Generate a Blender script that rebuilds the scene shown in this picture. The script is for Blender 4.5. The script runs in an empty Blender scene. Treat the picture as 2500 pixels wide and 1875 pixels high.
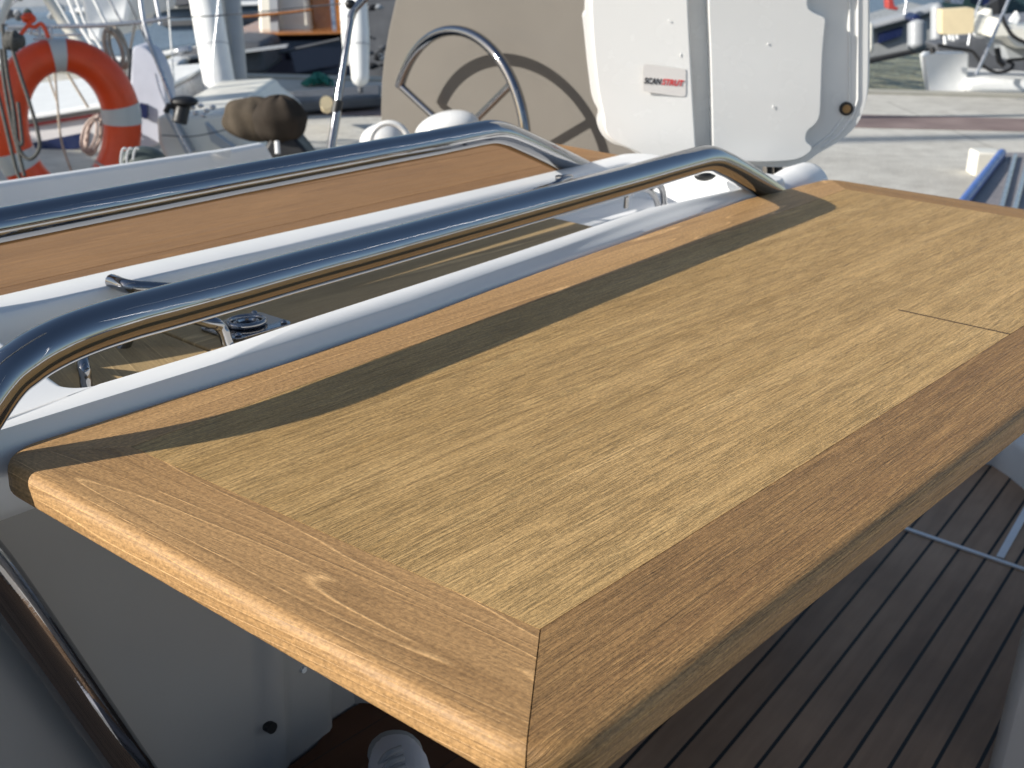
import bpy, bmesh, math, random
from mathutils import Vector, Matrix
random.seed(7)
S = bpy.context.scene
COL = S.collection
# ------------------------------------------------------------------ camera model
FOC, CX, CY, CH = 3200.0, 1250.0, 937.5, 0.33
def _v(a, b, c): return Vector((a, b, c)).normalized()
CXA = _v(3990-CX, -140-CY, FOC)
_y = Vector((-3005-CX, -380-CY, FOC)).normalized()
CYA = (_y - CXA*CXA.dot(_y)).normalized()
CZA = CXA.cross(CYA)
R = Matrix((CXA, CYA, CZA))
def ray(px, py): return R @ Vector((px-CX, py-CY, FOC))
_d = ray(1300, 1830)
CAM = -(_d * (-CH/_d.z)); CAM.z = CH
def at(px, py, v, ax=2):
    d = ray(px, py); return CAM + d*((v-CAM[ax])/d[ax])
def dep(px, py, Z): return CAM + ray(px, py)*(Z/FOC)
RIGHT = Vector((R[0][0], R[1][0], 0)).normalized()
FWD = Vector((R[0][2], R[1][2], 0)).normalized()
UP = Vector((0, 0, 1))

# ------------------------------------------------------------------ helpers
def s2l(c):
    def f(x):
        x /= 255.0
        return x/12.92 if x <= 0.04045 else ((x+0.055)/1.055)**2.4
    return (f(c[0]), f(c[1]), f(c[2]), 1)

class MB:
    def __init__(self): self.v = []; self.f = []; self.uv = {}; self.tone = {}; self.mi = []
    def add(self, verts, faces, uvs=None, tone=None):
        o = len(self.v); self.v += [tuple(p) for p in verts]
        for i, fc in enumerate(faces):
            if uvs is not None: self.uv[len(self.f)] = [uvs[k] for k in fc]
            if tone is not None: self.tone[len(self.f)] = tone
            self.f.append([k+o for k in fc])
        return self
    def box(self, c, size, axes=None):
        ax = axes or (Vector((1,0,0)), Vector((0,1,0)), UP)
        c = Vector(c); vs = []
        for i in (-1,1):
            for j in (-1,1):
                for k in (-1,1):
                    vs.append(c + ax[0]*(size[0]/2*i) + ax[1]*(size[1]/2*j) + ax[2]*(size[2]/2*k))
        return self.add(vs, [(0,1,3,2),(4,6,7,5),(0,4,5,1),(2,3,7,6),(0,2,6,4),(1,5,7,3)])
    def prism(self, pts, ext):
        n = len(pts); ext = Vector(ext)
        vs = [Vector(p) for p in pts] + [Vector(p)+ext for p in pts]
        fs = [list(range(n))[::-1], list(range(n, 2*n))]
        fs += [(i, (i+1) % n, n+(i+1) % n, n+i) for i in range(n)]
        return self.add(vs, fs)
    def tube(self, pts, r, n=16, closed=False, cap=True, su=1.0, sv=1.0):
        pts = [Vector(p) for p in pts]; m = len(pts)
        rs = r if isinstance(r, (list, tuple)) else [r]*m
        tans = []
        for i in range(m):
            a = pts[(i-1) % m] if (closed or i > 0) else pts[0]
            b = pts[(i+1) % m] if (closed or i < m-1) else pts[-1]
            tans.append((b-a).normalized())
        t0 = tans[0]; ref = UP if abs(t0.z) < 0.9 else Vector((1,0,0))
        u = (ref - t0*ref.dot(t0)).normalized(); vs = []; fs = []
        for i in range(m):
            t = tans[i]; u = (u - t*u.dot(t)).normalized(); w = t.cross(u)
            for k in range(n):
                a = 2*math.pi*k/n
                vs.append(pts[i] + (u*math.cos(a)*su + w*math.sin(a)*sv)*rs[i])
        for i in range(m if closed else m-1):
            j = (i+1) % m
            for k in range(n):
                l = (k+1) % n
                fs.append((i*n+k, i*n+l, j*n+l, j*n+k))
        if cap and not closed:
            fs.append(list(range(n))[::-1]); fs.append([(m-1)*n+k for k in range(n)])
        return self.add(vs, fs)
    def loft(self, loops, closed=True, cap0=False, cap1=False):
        n = len(loops[0]); vs = [p for l in loops for p in l]; fs = []
        for i in range(len(loops)-1):
            for k in range(n if closed else n-1):
                l = (k+1) % n
                fs.append((i*n+k, i*n+l, (i+1)*n+l, (i+1)*n+k))
        if cap0: fs.append(list(range(n))[::-1])
        if cap1: fs.append([(len(loops)-1)*n+k for k in range(n)])
        return self.add(vs, fs)
    def ball(self, c, rad, nu=24, nv=14, axes=None, fn=None):
        c = Vector(c); ax = axes or (Vector((1,0,0)), Vector((0,1,0)), UP); loops = []
        for i in range(nv+1):
            th = math.pi*(i+0.02)/(nv+0.04); lp = []
            for k in range(nu):
                ph = 2*math.pi*k/nu
                d = (math.sin(th)*math.cos(ph), math.sin(th)*math.sin(ph), math.cos(th))
                s = fn(*d) if fn else 1.0
                lp.append(c + ax[0]*(d[0]*rad[0]*s) + ax[1]*(d[1]*rad[1]*s) + ax[2]*(d[2]*rad[2]*s))
            loops.append(lp)
        return self.loft(loops, cap0=True, cap1=True)
    def build(self, name, mat, parent=None, smooth=40, bevel=0, fixn=True):
        me = bpy.data.meshes.new(name); me.from_pydata(self.v, [], self.f)
        if self.uv:
            ul = me.uv_layers.new(name='UVMap')
            for i, p in enumerate(me.polygons):
                if i in self.uv:
                    for li, uvv in zip(p.loop_indices, self.uv[i]): ul.data[li].uv = uvv
        if self.tone:
            at_ = me.attributes.new('tone', 'FLOAT', 'FACE')
            for i in range(len(me.polygons)): at_.data[i].value = self.tone.get(i, 0.5)
        if fixn:
            bm = bmesh.new(); bm.from_mesh(me)
            bmesh.ops.recalc_face_normals(bm, faces=bm.faces); bm.to_mesh(me); bm.free()
        me.materials.append(mat)
        if smooth: 
            me.polygons.foreach_set('use_smooth', [True]*len(me.polygons))
            me.set_sharp_from_angle(angle=math.radians(smooth))
        o = bpy.data.objects.new(name, me); COL.objects.link(o)
        if parent: o.parent = parent; o.matrix_parent_inverse = parent.matrix_basis.inverted()
        if bevel:
            b = o.modifiers.new('Bevel', 'BEVEL'); b.width = bevel; b.segments = 3; b.limit_method = 'ANGLE'; b.harden_normals = False
        return o

def tag(o, label=None, cat=None, group=None, kind=None):
    if label: o['label'] = label
    if cat: o['category'] = cat
    if group: o['group'] = group
    if kind: o['kind'] = kind
    return o
def thing(name, loc, label, cat, group=None):
    o = bpy.data.objects.new(name, None); COL.objects.link(o); o.location = loc; o.empty_display_size = .1
    return tag(o, label, cat, group)
def cat_rom(pts, k=10, closed=False):
    pts = [Vector(p) for p in pts]; n = len(pts); out = []
    rng = range(n if closed else n-1)
    for i in rng:
        p1 = pts[i]; p2 = pts[(i+1) % n]
        p0 = pts[i-1] if (i > 0 or closed) else p1*2-p2
        p3 = pts[(i+2) % n] if (i < n-2 or closed) else p2*2-p1
        for j in range(k):
            t = j/k
            out.append(0.5*((2*p1)+(p2-p0)*t+(2*p0-5*p1+4*p2-p3)*t*t+(3*p1-p0-3*p2+p3)*t*t*t))
    if not closed: out.append(pts[-1])
    return out
def interp(tab, x):
    if x <= tab[0][0]: return tab[0][1]
    for (a, b), (c, d) in zip(tab, tab[1:]):
        if x <= c:
            t = (x-a)/(c-a); t2 = t
            return b+(d-b)*t2
    return tab[-1][1]

# ------------------------------------------------------------------ materials
class NT:
    def __init__(s, name):
        s.m = bpy.data.materials.new(name); s.m.use_nodes = True; s.t = s.m.node_tree
        s.b = s.t.nodes['Principled BSDF']
    def n(s, ty, **kw):
        nd = s.t.nodes.new(ty)
        for k, v in kw.items(): setattr(nd, k, v)
        return nd
    def l(s, a, b): s.t.links.new(a, b)
    def val(s, sock, x):
        if isinstance(x, (int, float)): sock.default_value = x
        elif isinstance(x, tuple): sock.default_value = x
        else: s.l(x, sock)
    def math(s, op, a, b=0.0, c=None, clamp=False):
        nd = s.n('ShaderNodeMath', operation=op, use_clamp=clamp)
        s.val(nd.inputs[0], a); s.val(nd.inputs[1], b)
        if c is not None: s.val(nd.inputs[2], c)
        return nd.outputs[0]
    def vec(s, x, y, z=0.0):
        nd = s.n('ShaderNodeCombineXYZ'); s.val(nd.inputs[0], x); s.val(nd.inputs[1], y); s.val(nd.inputs[2], z)
        return nd.outputs[0]
    def noise(s, vec, scale=1.0, detail=2.0, rough=.5, dist=0.0):
        nd = s.n('ShaderNodeTexNoise'); s.l(vec, nd.inputs['Vector'])
        nd.inputs['Scale'].default_value = scale; nd.inputs['Detail'].default_value = detail
        nd.inputs['Roughness'].default_value = rough; nd.inputs['Distortion'].default_value = dist
        return nd.outputs['Fac']
    def mix(s, f, a, b, mode='MIX'):
        nd = s.n('ShaderNodeMix', data_type='RGBA', blend_type=mode)
        s.val(nd.inputs[0], f); s.val(nd.inputs[6], a); s.val(nd.inputs[7], b)
        return nd.outputs[2]
    def rng(s, x, a, b, c=0.0, d=1.0):
        nd = s.n('ShaderNodeMapRange'); s.val(nd.inputs[0], x)
        for i, q in enumerate((a, b, c, d)): nd.inputs[i+1].default_value = q
        return nd.outputs[0]
    def bump(s, h, dist, strength=1.0, prev=None):
        nd = s.n('ShaderNodeBump'); nd.inputs['Strength'].default_value = strength
        nd.inputs['Distance'].default_value = dist; s.l(h, nd.inputs['Height'])
        if prev is not None: s.l(prev, nd.inputs['Normal'])
        return nd.outputs[0]

def simple(name, rgb, rough=.5, metal=0.0, spec=.5, var=.06, vscale=8.0, bump=0.0, bscale=60.0, coat=0.0, sss=0):
    m = NT(name); tc = m.n('ShaderNodeTexCoord').outputs['Object']
    c = s2l(rgb) if max(rgb) > 1.001 else (*rgb, 1)
    nz = m.noise(tc, vscale, 4, .6)
    f = m.rng(nz, .3, .7, 1-var, 1+var)
    hs = m.n('ShaderNodeHueSaturation'); hs.inputs['Color'].default_value = c; m.l(f, hs.inputs['Value'])
    m.l(hs.outputs[0], m.b.inputs['Base Color'])
    m.b.inputs['Metallic'].default_value = metal
    m.b.inputs['Specular IOR Level'].default_value = spec
    r2 = m.rng(m.noise(tc, vscale*3, 3), .3, .7, rough*.8, min(1, rough*1.2)); m.l(r2, m.b.inputs['Roughness'])
    if coat: m.b.inputs['Coat Weight'].default_value = coat; m.b.inputs['Coat Roughness'].default_value = .05
    if bump: m.l(m.bump(m.noise(tc, bscale, 4, .6), bump), m.b.inputs['Normal'])
    return m.m

def wood(name, dark, light, pore=.5, lines=0.0, fibre=1.0, gran=.3, bumpd=.00035, vs=1.0, wob=.006, ring=14.0, rough=.55, fleck=0.5, lfreq=11.0, warm=0.0):
    """grain runs along UV.x, metres"""
    m = NT(name); uvn = m.n('ShaderNodeUVMap'); sp = m.n('ShaderNodeSeparateXYZ'); m.l(uvn.outputs[0], sp.inputs[0])
    U, V0 = sp.outputs[0], sp.outputs[1]
    wobn = m.noise(m.vec(m.math('MULTIPLY', U, 3.0), m.math('MULTIPLY', V0, 7.0)), 1, 2)
    V = m.math('ADD', V0, m.math('MULTIPLY', m.math('SUBTRACT', wobn, .5), wob))
    def nz(su, sv, det=2, rg=.5, zo=0.0): return m.noise(m.vec(m.math('MULTIPLY', U, su), m.math('MULTIPLY', V, sv*vs), zo), 1.0, det, rg)
    big = nz(1.6, 26, 3, .6); mid = nz(2.2, 330, 3, .65, 3.1); fine = nz(16, 800, 2, .6, 7.7)
    p1 = nz(42, 1000, 2, .5, 1.3); gr = nz(300, 430, 2, .75, 5.0); blotch = nz(9, 14, 3, .55, 9.0)
    long_ = nz(3.2, 620, 2, .5, 12.0)
    tone = m.n('ShaderNodeAttribute', attribute_name='tone').outputs['Fac']
    f = m.math('ADD', m.math('MULTIPLY', m.rng(big, .3, .7), .34), m.math('MULTIPLY', m.rng(mid, .3, .7), .28))
    f = m.math('ADD', f, m.math('MULTIPLY', m.rng(blotch, .3, .7), .2))
    f = m.math('ADD', f, m.math('SUBTRACT', tone, .5), clamp=True)
    col = m.mix(f, s2l(dark), s2l(light))
    fb = m.rng(fine, .28, .72, 1-.17*fibre, 1+.15*fibre)
    hs = m.n('ShaderNodeHueSaturation'); m.l(col, hs.inputs['Color']); m.l(fb, hs.inputs['Value']); col = hs.outputs[0]
    # growth-ring contours: thin wandering lines
    cn = m.noise(m.vec(m.math('MULTIPLY', U, .55), m.math('MULTIPLY', V, lfreq)), 1, 2, .4)
    fr = m.math('FRACT', m.math('MULTIPLY', cn, ring))
    ln = m.math('SUBTRACT', 1.0, m.math('MULTIPLY', m.math('ABSOLUTE', m.math('SUBTRACT', fr, .5)), 20.0), clamp=True)
    brk = m.rng(nz(26, 160, 3, .6, 2.2), .30, .52)
    ln = m.math('MULTIPLY', ln, brk)
    dk = m.math('SUBTRACT', 1.0, m.math('MULTIPLY', m.math('ABSOLUTE', m.math('SUBTRACT', fr, .62)), 5.0), clamp=True)
    l2 = tuple(min(1, x*1.5) for x in s2l(light)[:3]) + (1,)
    d2 = tuple(x*.35 for x in s2l(dark)[:3]) + (1,)
    if lines:
        col = m.mix(m.math('MULTIPLY', dk, .38*lines), col, tuple(x*.6 for x in s2l(dark)[:3])+(1,))
        col = m.mix(m.math('MULTIPLY', ln, .8*lines), col, l2)
    pm = m.rng(p1, .38, .50, 1.0, 0.0)
    gate = m.rng(nz(5, 90, 2, .5, 4.4), .22, .50)
    pm = m.math('MULTIPLY', pm, gate)
    lg = m.rng(long_, .30, .40, 1.0, 0.0)
    lg = m.math('MULTIPLY', lg, m.rng(nz(14, 240, 2, .5, 15.0), .40, .66))
    pm = m.math('MAXIMUM', m.math('MULTIPLY', pm, .62), m.math('MULTIPLY', lg, .9))
    col = m.mix(m.math('MULTIPLY', pm, pore*.75), col, d2)
    fl = m.rng(nz(30, 900, 2, .5, 8.8), .58, .68)
    col = m.mix(m.math('MULTIPLY', fl, .38*fleck), col, l2)
    g2 = m.rng(gr, .3, .7, 1-.30*gran, 1+.30*gran)
    hs2 = m.n('ShaderNodeHueSaturation'); m.l(col, hs2.inputs['Color']); m.l(g2, hs2.inputs['Value'])
    m.l(hs2.outputs[0], m.b.inputs['Base Color'])
    h = m.math('ADD', m.math('MULTIPLY', fine, .55*fibre), m.math('MULTIPLY', gr, .5*gran))
    h = m.math('ADD', h, m.math('MULTIPLY', mid, .9))
    h = m.math('SUBTRACT', h, m.math('MULTIPLY', pm, 1.0*pore))
    h = m.math('ADD', h, m.math('MULTIPLY', ln, .5*lines))
    h = m.math('ADD', h, m.math('MULTIPLY', fl, .4*fleck))
    m.l(m.bump(h, bumpd), m.b.inputs['Normal'])
    m.l(m.rng(mid, .3, .7, rough-.08, rough+.1), m.b.inputs['Roughness'])
    m.b.inputs['Specular IOR Level'].default_value = .35
    return m.m

M = {}
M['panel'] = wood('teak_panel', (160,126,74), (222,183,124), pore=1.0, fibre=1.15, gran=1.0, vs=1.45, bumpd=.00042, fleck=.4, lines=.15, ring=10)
M['end'] = wood('teak_end_strip', (154,116,72), (196,156,106), pore=.35, lines=1.0, fibre=.5, gran=1.0, bumpd=.00030, wob=.012, ring=30, lfreq=10, fleck=.2)
M['side'] = wood('teak_side_strip', (126,92,56), (174,136,86), pore=.7, lines=.35, fibre=1.3, gran=.9, vs=1.2, bumpd=.00048, fleck=1.0, ring=9)
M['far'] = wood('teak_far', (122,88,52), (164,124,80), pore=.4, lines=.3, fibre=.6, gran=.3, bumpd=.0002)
M['board'] = wood('teak_recess', (146,120,80), (188,162,118), pore=.3, lines=.9, fibre=.5, gran=.3, bumpd=.0002, ring=8, lfreq=16)
M['gel'] = simple('white_gelcoat', (.78,.785,.78), rough=.38, var=.015, coat=.0)
M['gelsatin'] = simple('white_gelcoat_satin', (.70,.71,.71), rough=.4, var=.03)
M['pod'] = simple('white_pod_plastic', (.74,.74,.725), rough=.25, var=.01, coat=.25)
def chrome():
    m = NT('polished_steel'); tc = m.n('ShaderNodeTexCoord').outputs['Object']
    mp = m.n('ShaderNodeMapping'); m.l(tc, mp.inputs[0]); mp.inputs['Scale'].default_value = (6, 140, 140)
    nz = m.noise(mp.outputs[0], 1.0, 3, .6)
    m.b.inputs['Base Color'].default_value = (.30,.305,.32,1); m.b.inputs['Metallic'].default_value = 1
    m.l(m.rng(nz, .4, .8, .035, .09), m.b.inputs['Roughness'])
    b1 = m.bump(nz, .00006); b2 = m.bump(m.noise(tc, 9, 2), .0012, prev=b1)
    m.l(b2, m.b.inputs['Normal']); return m.m
M['chrome'] = chrome()
M['black'] = simple('black_rubber', (.012,.012,.013), rough=.5, var=.2)
M['groove'] = simple('groove_shade', (.035,.02,.01), rough=.9)
M['cab'] = simple('shaded_gelcoat', (.33,.32,.305), rough=.35, var=.04, vscale=3)  # white gelcoat with the shade under the table put into its colour
M['caulk'] = simple('dark_joint', (.03,.02,.012), rough=.8)
def sole_mat():
    m = NT('teak_sole'); uvn = m.n('ShaderNodeUVMap'); sp = m.n('ShaderNodeSeparateXYZ'); m.l(uvn.outputs[0], sp.inputs[0])
    U, V = sp.outputs
    return m
def planks(name, dark, light, pitch=.046, seam=.0052, seamcol=(.006,.007,.008,1)):
    m = NT(name); uvn = m.n('ShaderNodeUVMap'); sp = m.n('ShaderNodeSeparateXYZ'); m.l(uvn.outputs[0], sp.inputs[0])
    U, V = sp.outputs[0], sp.outputs[1]
    q = m.math('DIVIDE', V, pitch); idx = m.math('FLOOR', q); fr = m.math('FRACT', q)
    wn = m.n('ShaderNodeTexWhiteNoise', noise_dimensions='1D'); m.l(idx, wn.inputs['W'])
    big = m.noise(m.vec(m.math('MULTIPLY', U, 4), m.math('MULTIPLY', V, 40), idx), 1, 3, .6)
    fine = m.noise(m.vec(m.math('MULTIPLY', U, 30), m.math('MULTIPLY', V, 500)), 1, 2)
    dirt = m.noise(m.vec(U, V), 5, 3, .6)
    f = m.math('ADD', m.math('MULTIPLY', wn.outputs[0], .3), m.math('MULTIPLY', m.rng(big, .3, .7), .4))
    f = m.math('ADD', f, m.math('MULTIPLY', m.rng(dirt, .35, .65), .35), clamp=True)
    col = m.mix(f, s2l(dark), s2l(light))
    sm = m.math('LESS_THAN', fr, seam/pitch)
    col = m.mix(sm, col, seamcol); m.l(col, m.b.inputs['Base Color'])
    m.b.inputs['Roughness'].default_value = .65
    h = m.math('SUBTRACT', m.math('MULTIPLY', fine, .3), sm); m.l(m.bump(h, .0006), m.b.inputs['Normal'])
    return m.m
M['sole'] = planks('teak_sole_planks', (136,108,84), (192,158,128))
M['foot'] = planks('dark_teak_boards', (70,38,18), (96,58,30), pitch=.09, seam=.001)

# ------------------------------------------------------------------ world, sun
SUN = Vector((-1.8, 1.23, 1.0)).normalized()
el = math.asin(SUN.z); az = math.atan2(SUN.x, SUN.y)
w = bpy.data.worlds.new('World'); S.world = w; w.use_nodes = True
bg = w.node_tree.nodes['Background']; sky = w.node_tree.nodes.new('ShaderNodeTexSky')
sky.sky_type = 'NISHITA'; sky.sun_disc = False; sky.sun_elevation = el; sky.sun_rotation = az
sky.air_density = 1.0; sky.dust_density = .9; sky.ozone_density = 1.2
w.node_tree.links.new(sky.outputs[0], bg.inputs[0]); bg.inputs[1].default_value = .10
ld = bpy.data.lights.new('sun', 'SUN'); ld.energy = 5.0; ld.angle = math.radians(.5); ld.color = (1, .95, .87)
lo = bpy.data.objects.new('sun', ld); COL.objects.link(lo); lo.rotation_euler = SUN.to_track_quat('Z', 'Y').to_euler()
lo.location = (-3, 2, 4)

cd = bpy.data.cameras.new('camera'); co = bpy.data.objects.new('camera', cd); COL.objects.link(co)
mr = Matrix(((R[0][0], -R[0][1], -R[0][2]), (R[1][0], -R[1][1], -R[1][2]), (R[2][0], -R[2][1], -R[2][2])))
co.matrix_world = Matrix.Translation(CAM) @ mr.to_4x4()
cd.sensor_width = 36; cd.lens = 36*FOC/2500; cd.clip_start = .02; cd.clip_end = 500
cd.dof.use_dof = True; cd.dof.focus_distance = .80; cd.dof.aperture_fstop = 20
S.camera = co
S.view_settings.view_transform = 'Standard'; S.view_settings.look = 'None'; S.view_settings.exposure = .35; S.view_settings.gamma = 1

# ------------------------------------------------------------------ near table leaf
TABLE = thing('cockpit_table', (.6, .58, -.67), 'folding teak cockpit table with white centre console and two steel grab rails', 'table')
def arc_round(pts, rads, k=8):
    """2-D polygon with rounded corners -> list of (x,y,side) samples ; split index at arc middles"""
    n = len(pts); out = []
    for i in range(n):
        p = Vector(pts[i]); a = (Vector(pts[i-1])-p); b = (Vector(pts[(i+1) % n])-p)
        r = rads[i]
        if r <= 0: out.append((p, i)); continue
        a.normalize(); b.normalize(); ang = a.angle(b); t = r/math.tan(ang/2)
        s = p+a*t; e = p+b*t; c = p+(a+b).normalized()*(r/math.sin(ang/2))
        v0 = s-c; v1 = e-c; tot = v0.angle(v1); sg = 1 if v0.cross(v1) > 0 else -1
        for j in range(k+1):
            q = v0.copy(); q.rotate(Matrix.Rotation(sg*tot*j/k, 2)); out.append((c+q, i))
    return out

T = .0205
# outer polygon: A near-left, B near-right, C hinge-right ... D hinge-left (hinge edge slightly bowed)
A = (-.0052, -.0165); B = (1.270, -.0165); C = (1.258, .488); D = (.0132, .4415)
hinge = [(1.15, .494), (1.05, .4985), (.85, .486), (.66, .473), (.527, .4625), (.40, .4505), (.255, .4425), (.12, .4415)]
INN = {'A': (.0783, .0570), 'B': (1.205, .0570), 'C': (1.203, .435), 'D': (.0797, .3862)}
def corner_arc(p, a, b, r, k=10):
    p, a, b = Vector(p), Vector(a)-Vector(p), Vector(b)-Vector(p)
    a.normalize(); b.normalize(); ang = a.angle(b); t = r/math.tan(ang/2); c = p+(a+b).normalized()*(r/math.sin(ang/2))
    v0 = (p+a*t)-c; v1 = (p+b*t)-c; tot = v0.angle(v1); res = []
    for j in range(k+1):
        s = j/k; al = tot*s
        q = (v0*math.sin(tot-al)+v1*math.sin(al))/math.sin(tot)
        res.append(c+q)
    return res
RO = .0080; RB = .0028
def strip(name, outer, innerA, innerB, mat, udir, parent, label=None, zt=0.0, gap=.00028, tone=.5, thick=T, midA=None, midB=None):
    """outer: list of 2-D points along the outer edge (already containing half arcs at ends)"""
    n = len(outer); iA = Vector(innerA); iB = Vector(innerB); O = [Vector(p) for p in outer]
    L = (iB-iA); ud = Vector(udir).normalized(); vd = Vector((-ud.y, ud.x))
    rows = []; uvs = []
    for k in range(n):
        t0 = (O[max(k-1, 0)]-O[min(k+1, n-1)]) if 0 < k < n-1 else (O[k]-O[k+1] if k == 0 else O[k-1]-O[k])
        nrm = Vector((-t0.y, t0.x)).normalized()
        s = (O[k]-iA).dot(L)/L.dot(L); s = min(1, max(0, s)); ip = iA+L*s
        if nrm.dot(O[k]-ip) < 0: nrm = -nrm
        if k in (0, n-1):
            # mitred end: inset direction follows the mitre
            nrm = (O[k]-ip).normalized()
        r = RO; row = []; uv = []
        def put(p2, z, vv):
            row.append((p2.x, p2.y, zt+z)); uv.append((p2.dot(ud), p2.dot(vd)+vv))
        for q in (0, .3, .6, .85):
            put(ip.lerp(O[k]-nrm*r, q), 0, 0)
        sgn = 1 if nrm.dot(vd) > 0 else -1
        for j in range(0, 7):
            a = j/6*math.pi/2
            put(O[k]-nrm*r+nrm*(r*math.sin(a)), -r+r*math.cos(a), sgn*r*(a-math.sin(a)))
        e0 = r*(math.pi/2-1)
        for j in range(1, 5): put(O[k]+nrm*0, -r-(thick-r-RB)*j/4, sgn*(e0+(thick-r-RB)*j/4))
        for j in range(1, 5):
            a = j/4*math.pi/2
            put(O[k]-nrm*(RB*(1-math.cos(a))), -(thick-RB)-RB*math.sin(a), sgn*(e0+thick-r-RB+RB*a))
        put(ip, -thick, 0)
        rows.append(row); uvs.append(uv)
    # shrink the mitre ends for a hairline joint
    for e, o2 in ((0, 1), (n-1, n-2)):
        for i in range(len(rows[0])):
            pass
    m = len(rows[0]); mb = MB()
    vs = [p for r_ in rows for p in r_]; uu = [p for r_ in uvs for p in r_]; fs = []
    for k in range(n-1):
        for i in range(m):
            j = (i+1) % m
            fs.append((k*m+i, k*m+j, (k+1)*m+j, (k+1)*m+i))
    fs.append([i for i in range(m)][::-1]); fs.append([(n-1)*m+i for i in range(m)])
    mb.add(vs, fs, uu, tone)
    o = mb.build(name, mat, parent, smooth=50)
    if label: o['label'] = label
    return o
def dense(a, b, n):
    a, b = Vector(a), Vector(b); return [a.lerp(b, i/n) for i in range(n+1)]
LEAF = bpy.data.objects.new('table_leaf', None); COL.objects.link(LEAF); LEAF.parent = TABLE; LEAF.location = (0,0,0)
LEAF.matrix_parent_inverse = TABLE.matrix_basis.inverted()
cA = corner_arc(A, D, B, .034); cB = corner_arc(B, A, C, .03); cC = corner_arc(C, B, hinge[0], .028); cD = corner_arc(D, hinge[-1], A, .034)
hf = 5
def shift(ps, d): return [Vector(p)+Vector(d) for p in ps]
g = .0003
# near long strip A->B, right end strip B->C, hinge strip C->D, left end strip D->A
hA = 3
side = cA[hA:] + dense(cA[-1], cB[0], 40)[1:-1] + cB[:hf+1]
rend = cB[hf:] + dense(cB[-1], cC[0], 14)[1:-1] + cC[:hf+1]
hin = cC[hf:] + [Vector(p) for p in hinge] + cD[:hf+1]
lend = cD[hf:] + dense(cD[-1], cA[0], 20)[1:-1] + cA[:hA+1]
strip('border_strip', shift(side, (g, -g)), Vector(INN['A'])+Vector((g,-g)), Vector(INN['B'])+Vector((0,-g)), M['side'], (1, 0), LEAF, 'reddish long teak edge strip nearest the viewer', tone=.5)
strip('border_strip', rend, INN['B'], INN['C'], M['side'], (0, 1), LEAF, 'short teak end strip at the far end of the near leaf', tone=.6)
strip('border_strip', hin, INN['C'], INN['D'], M['end'], (1, 0), LEAF, 'teak strip along the white console', tone=.62)
strip('border_strip', shift(lend, (-g, 0)), Vector(INN['D'])+Vector((-g,0)), Vector(INN['A'])+Vector((-g,0)), M['end'], (.03, -1), LEAF, 'golden brown teak end strip with wavy grain and rounded edge', tone=.5)
# inner panel made of edge-glued boards
pm = MB()
def inb(x, y): return y
def board(x0, x1, y0, y1, tone, du, dv, ztop=-.0001):
    def yy(x, y):
        if y == 'top': return .3862+(x-.0797)*(.435-.3862)/(1.203-.0797)-.0003
        return y
    def xl(x, y): return x + (y-.057)*.0043 if x < .1 else x
    ns = 2; vs = []; uv = []
    for x in (x0, x1):
        for y in (y0, y1):
            Yv = yy(x, y); xx = xl(x, Yv)
            vs.append((xx, Yv, ztop)); uv.append((xx+du, Yv+dv))
    vs2 = vs + [(p[0], p[1], -.014) for p in vs]; uv2 = uv+uv
    pm.add(vs2, [(0,2,3,1),(4,5,7,6),(0,1,5,4),(2,6,7,3),(0,4,6,2),(1,3,7,5)], uv2, tone)
e_ = .00012
board(.0786, .7290, .0573, .158-e_, .56, 0, 0)
board(.7314, 1.2045, .0573, .158-e_, .60, 3.3, .4)
board(.0786, 1.2045, .158, .262-e_, .46, 5.1, .9)
board(.0786, 1.2045, .262, 'top', .40, 9.2, 1.7)
pm.build('panel', M['panel'], LEAF, smooth=0, fixn=True)
MB().box((.7302,.1078,-.0041), (.0026,.1,.0082)).build('joint_shade', M['groove'], LEAF, smooth=0)  # dark strip that paints the groove's shade between the two boards
MB().box((.64,.22,-.0172), (1.14,.345,.006)).build('backing_board', M['caulk'], LEAF)

# ------------------------------------------------------------------ console
yb = [(-.12,.437),(.0,.441),(.12,.4425),(.255,.4437),(.40,.4517),(.527,.4637),(.66,.474),(.85,.4872),(1.05,.4998),(1.15,.4955),(1.25,.492),(1.33,.492)]
_old = [(-.08,.44),(.1,.4505),(.21,.4545),(.33,.466),(.49,.490),(.72,.510),(.86,.520),(1.02,.512),(1.12,.512)]
ztop = [(-.1,.0125),(.3,.0125),(.6,.0105),(1.3,.0105)]
_rp = [at(x, y, .0125 if x < 900 else .0105) for x, y in ((253,934),(557,843.6),(800,762),(1100,668),(1434,556),(1580,507),(1792,463))]
rimy = [(-.08, _rp[0].y-.004)] + [(p.x, p.y) for p in _rp]
yfo = lambda x: .706+.04*(x-.16)
yfi = lambda x: .655+.04*(x-.16)
X0, X1 = -.11, 1.18; RX0, RX1 = .098, 1.11
NS = 60; NA = 10; NE = 8
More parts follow.
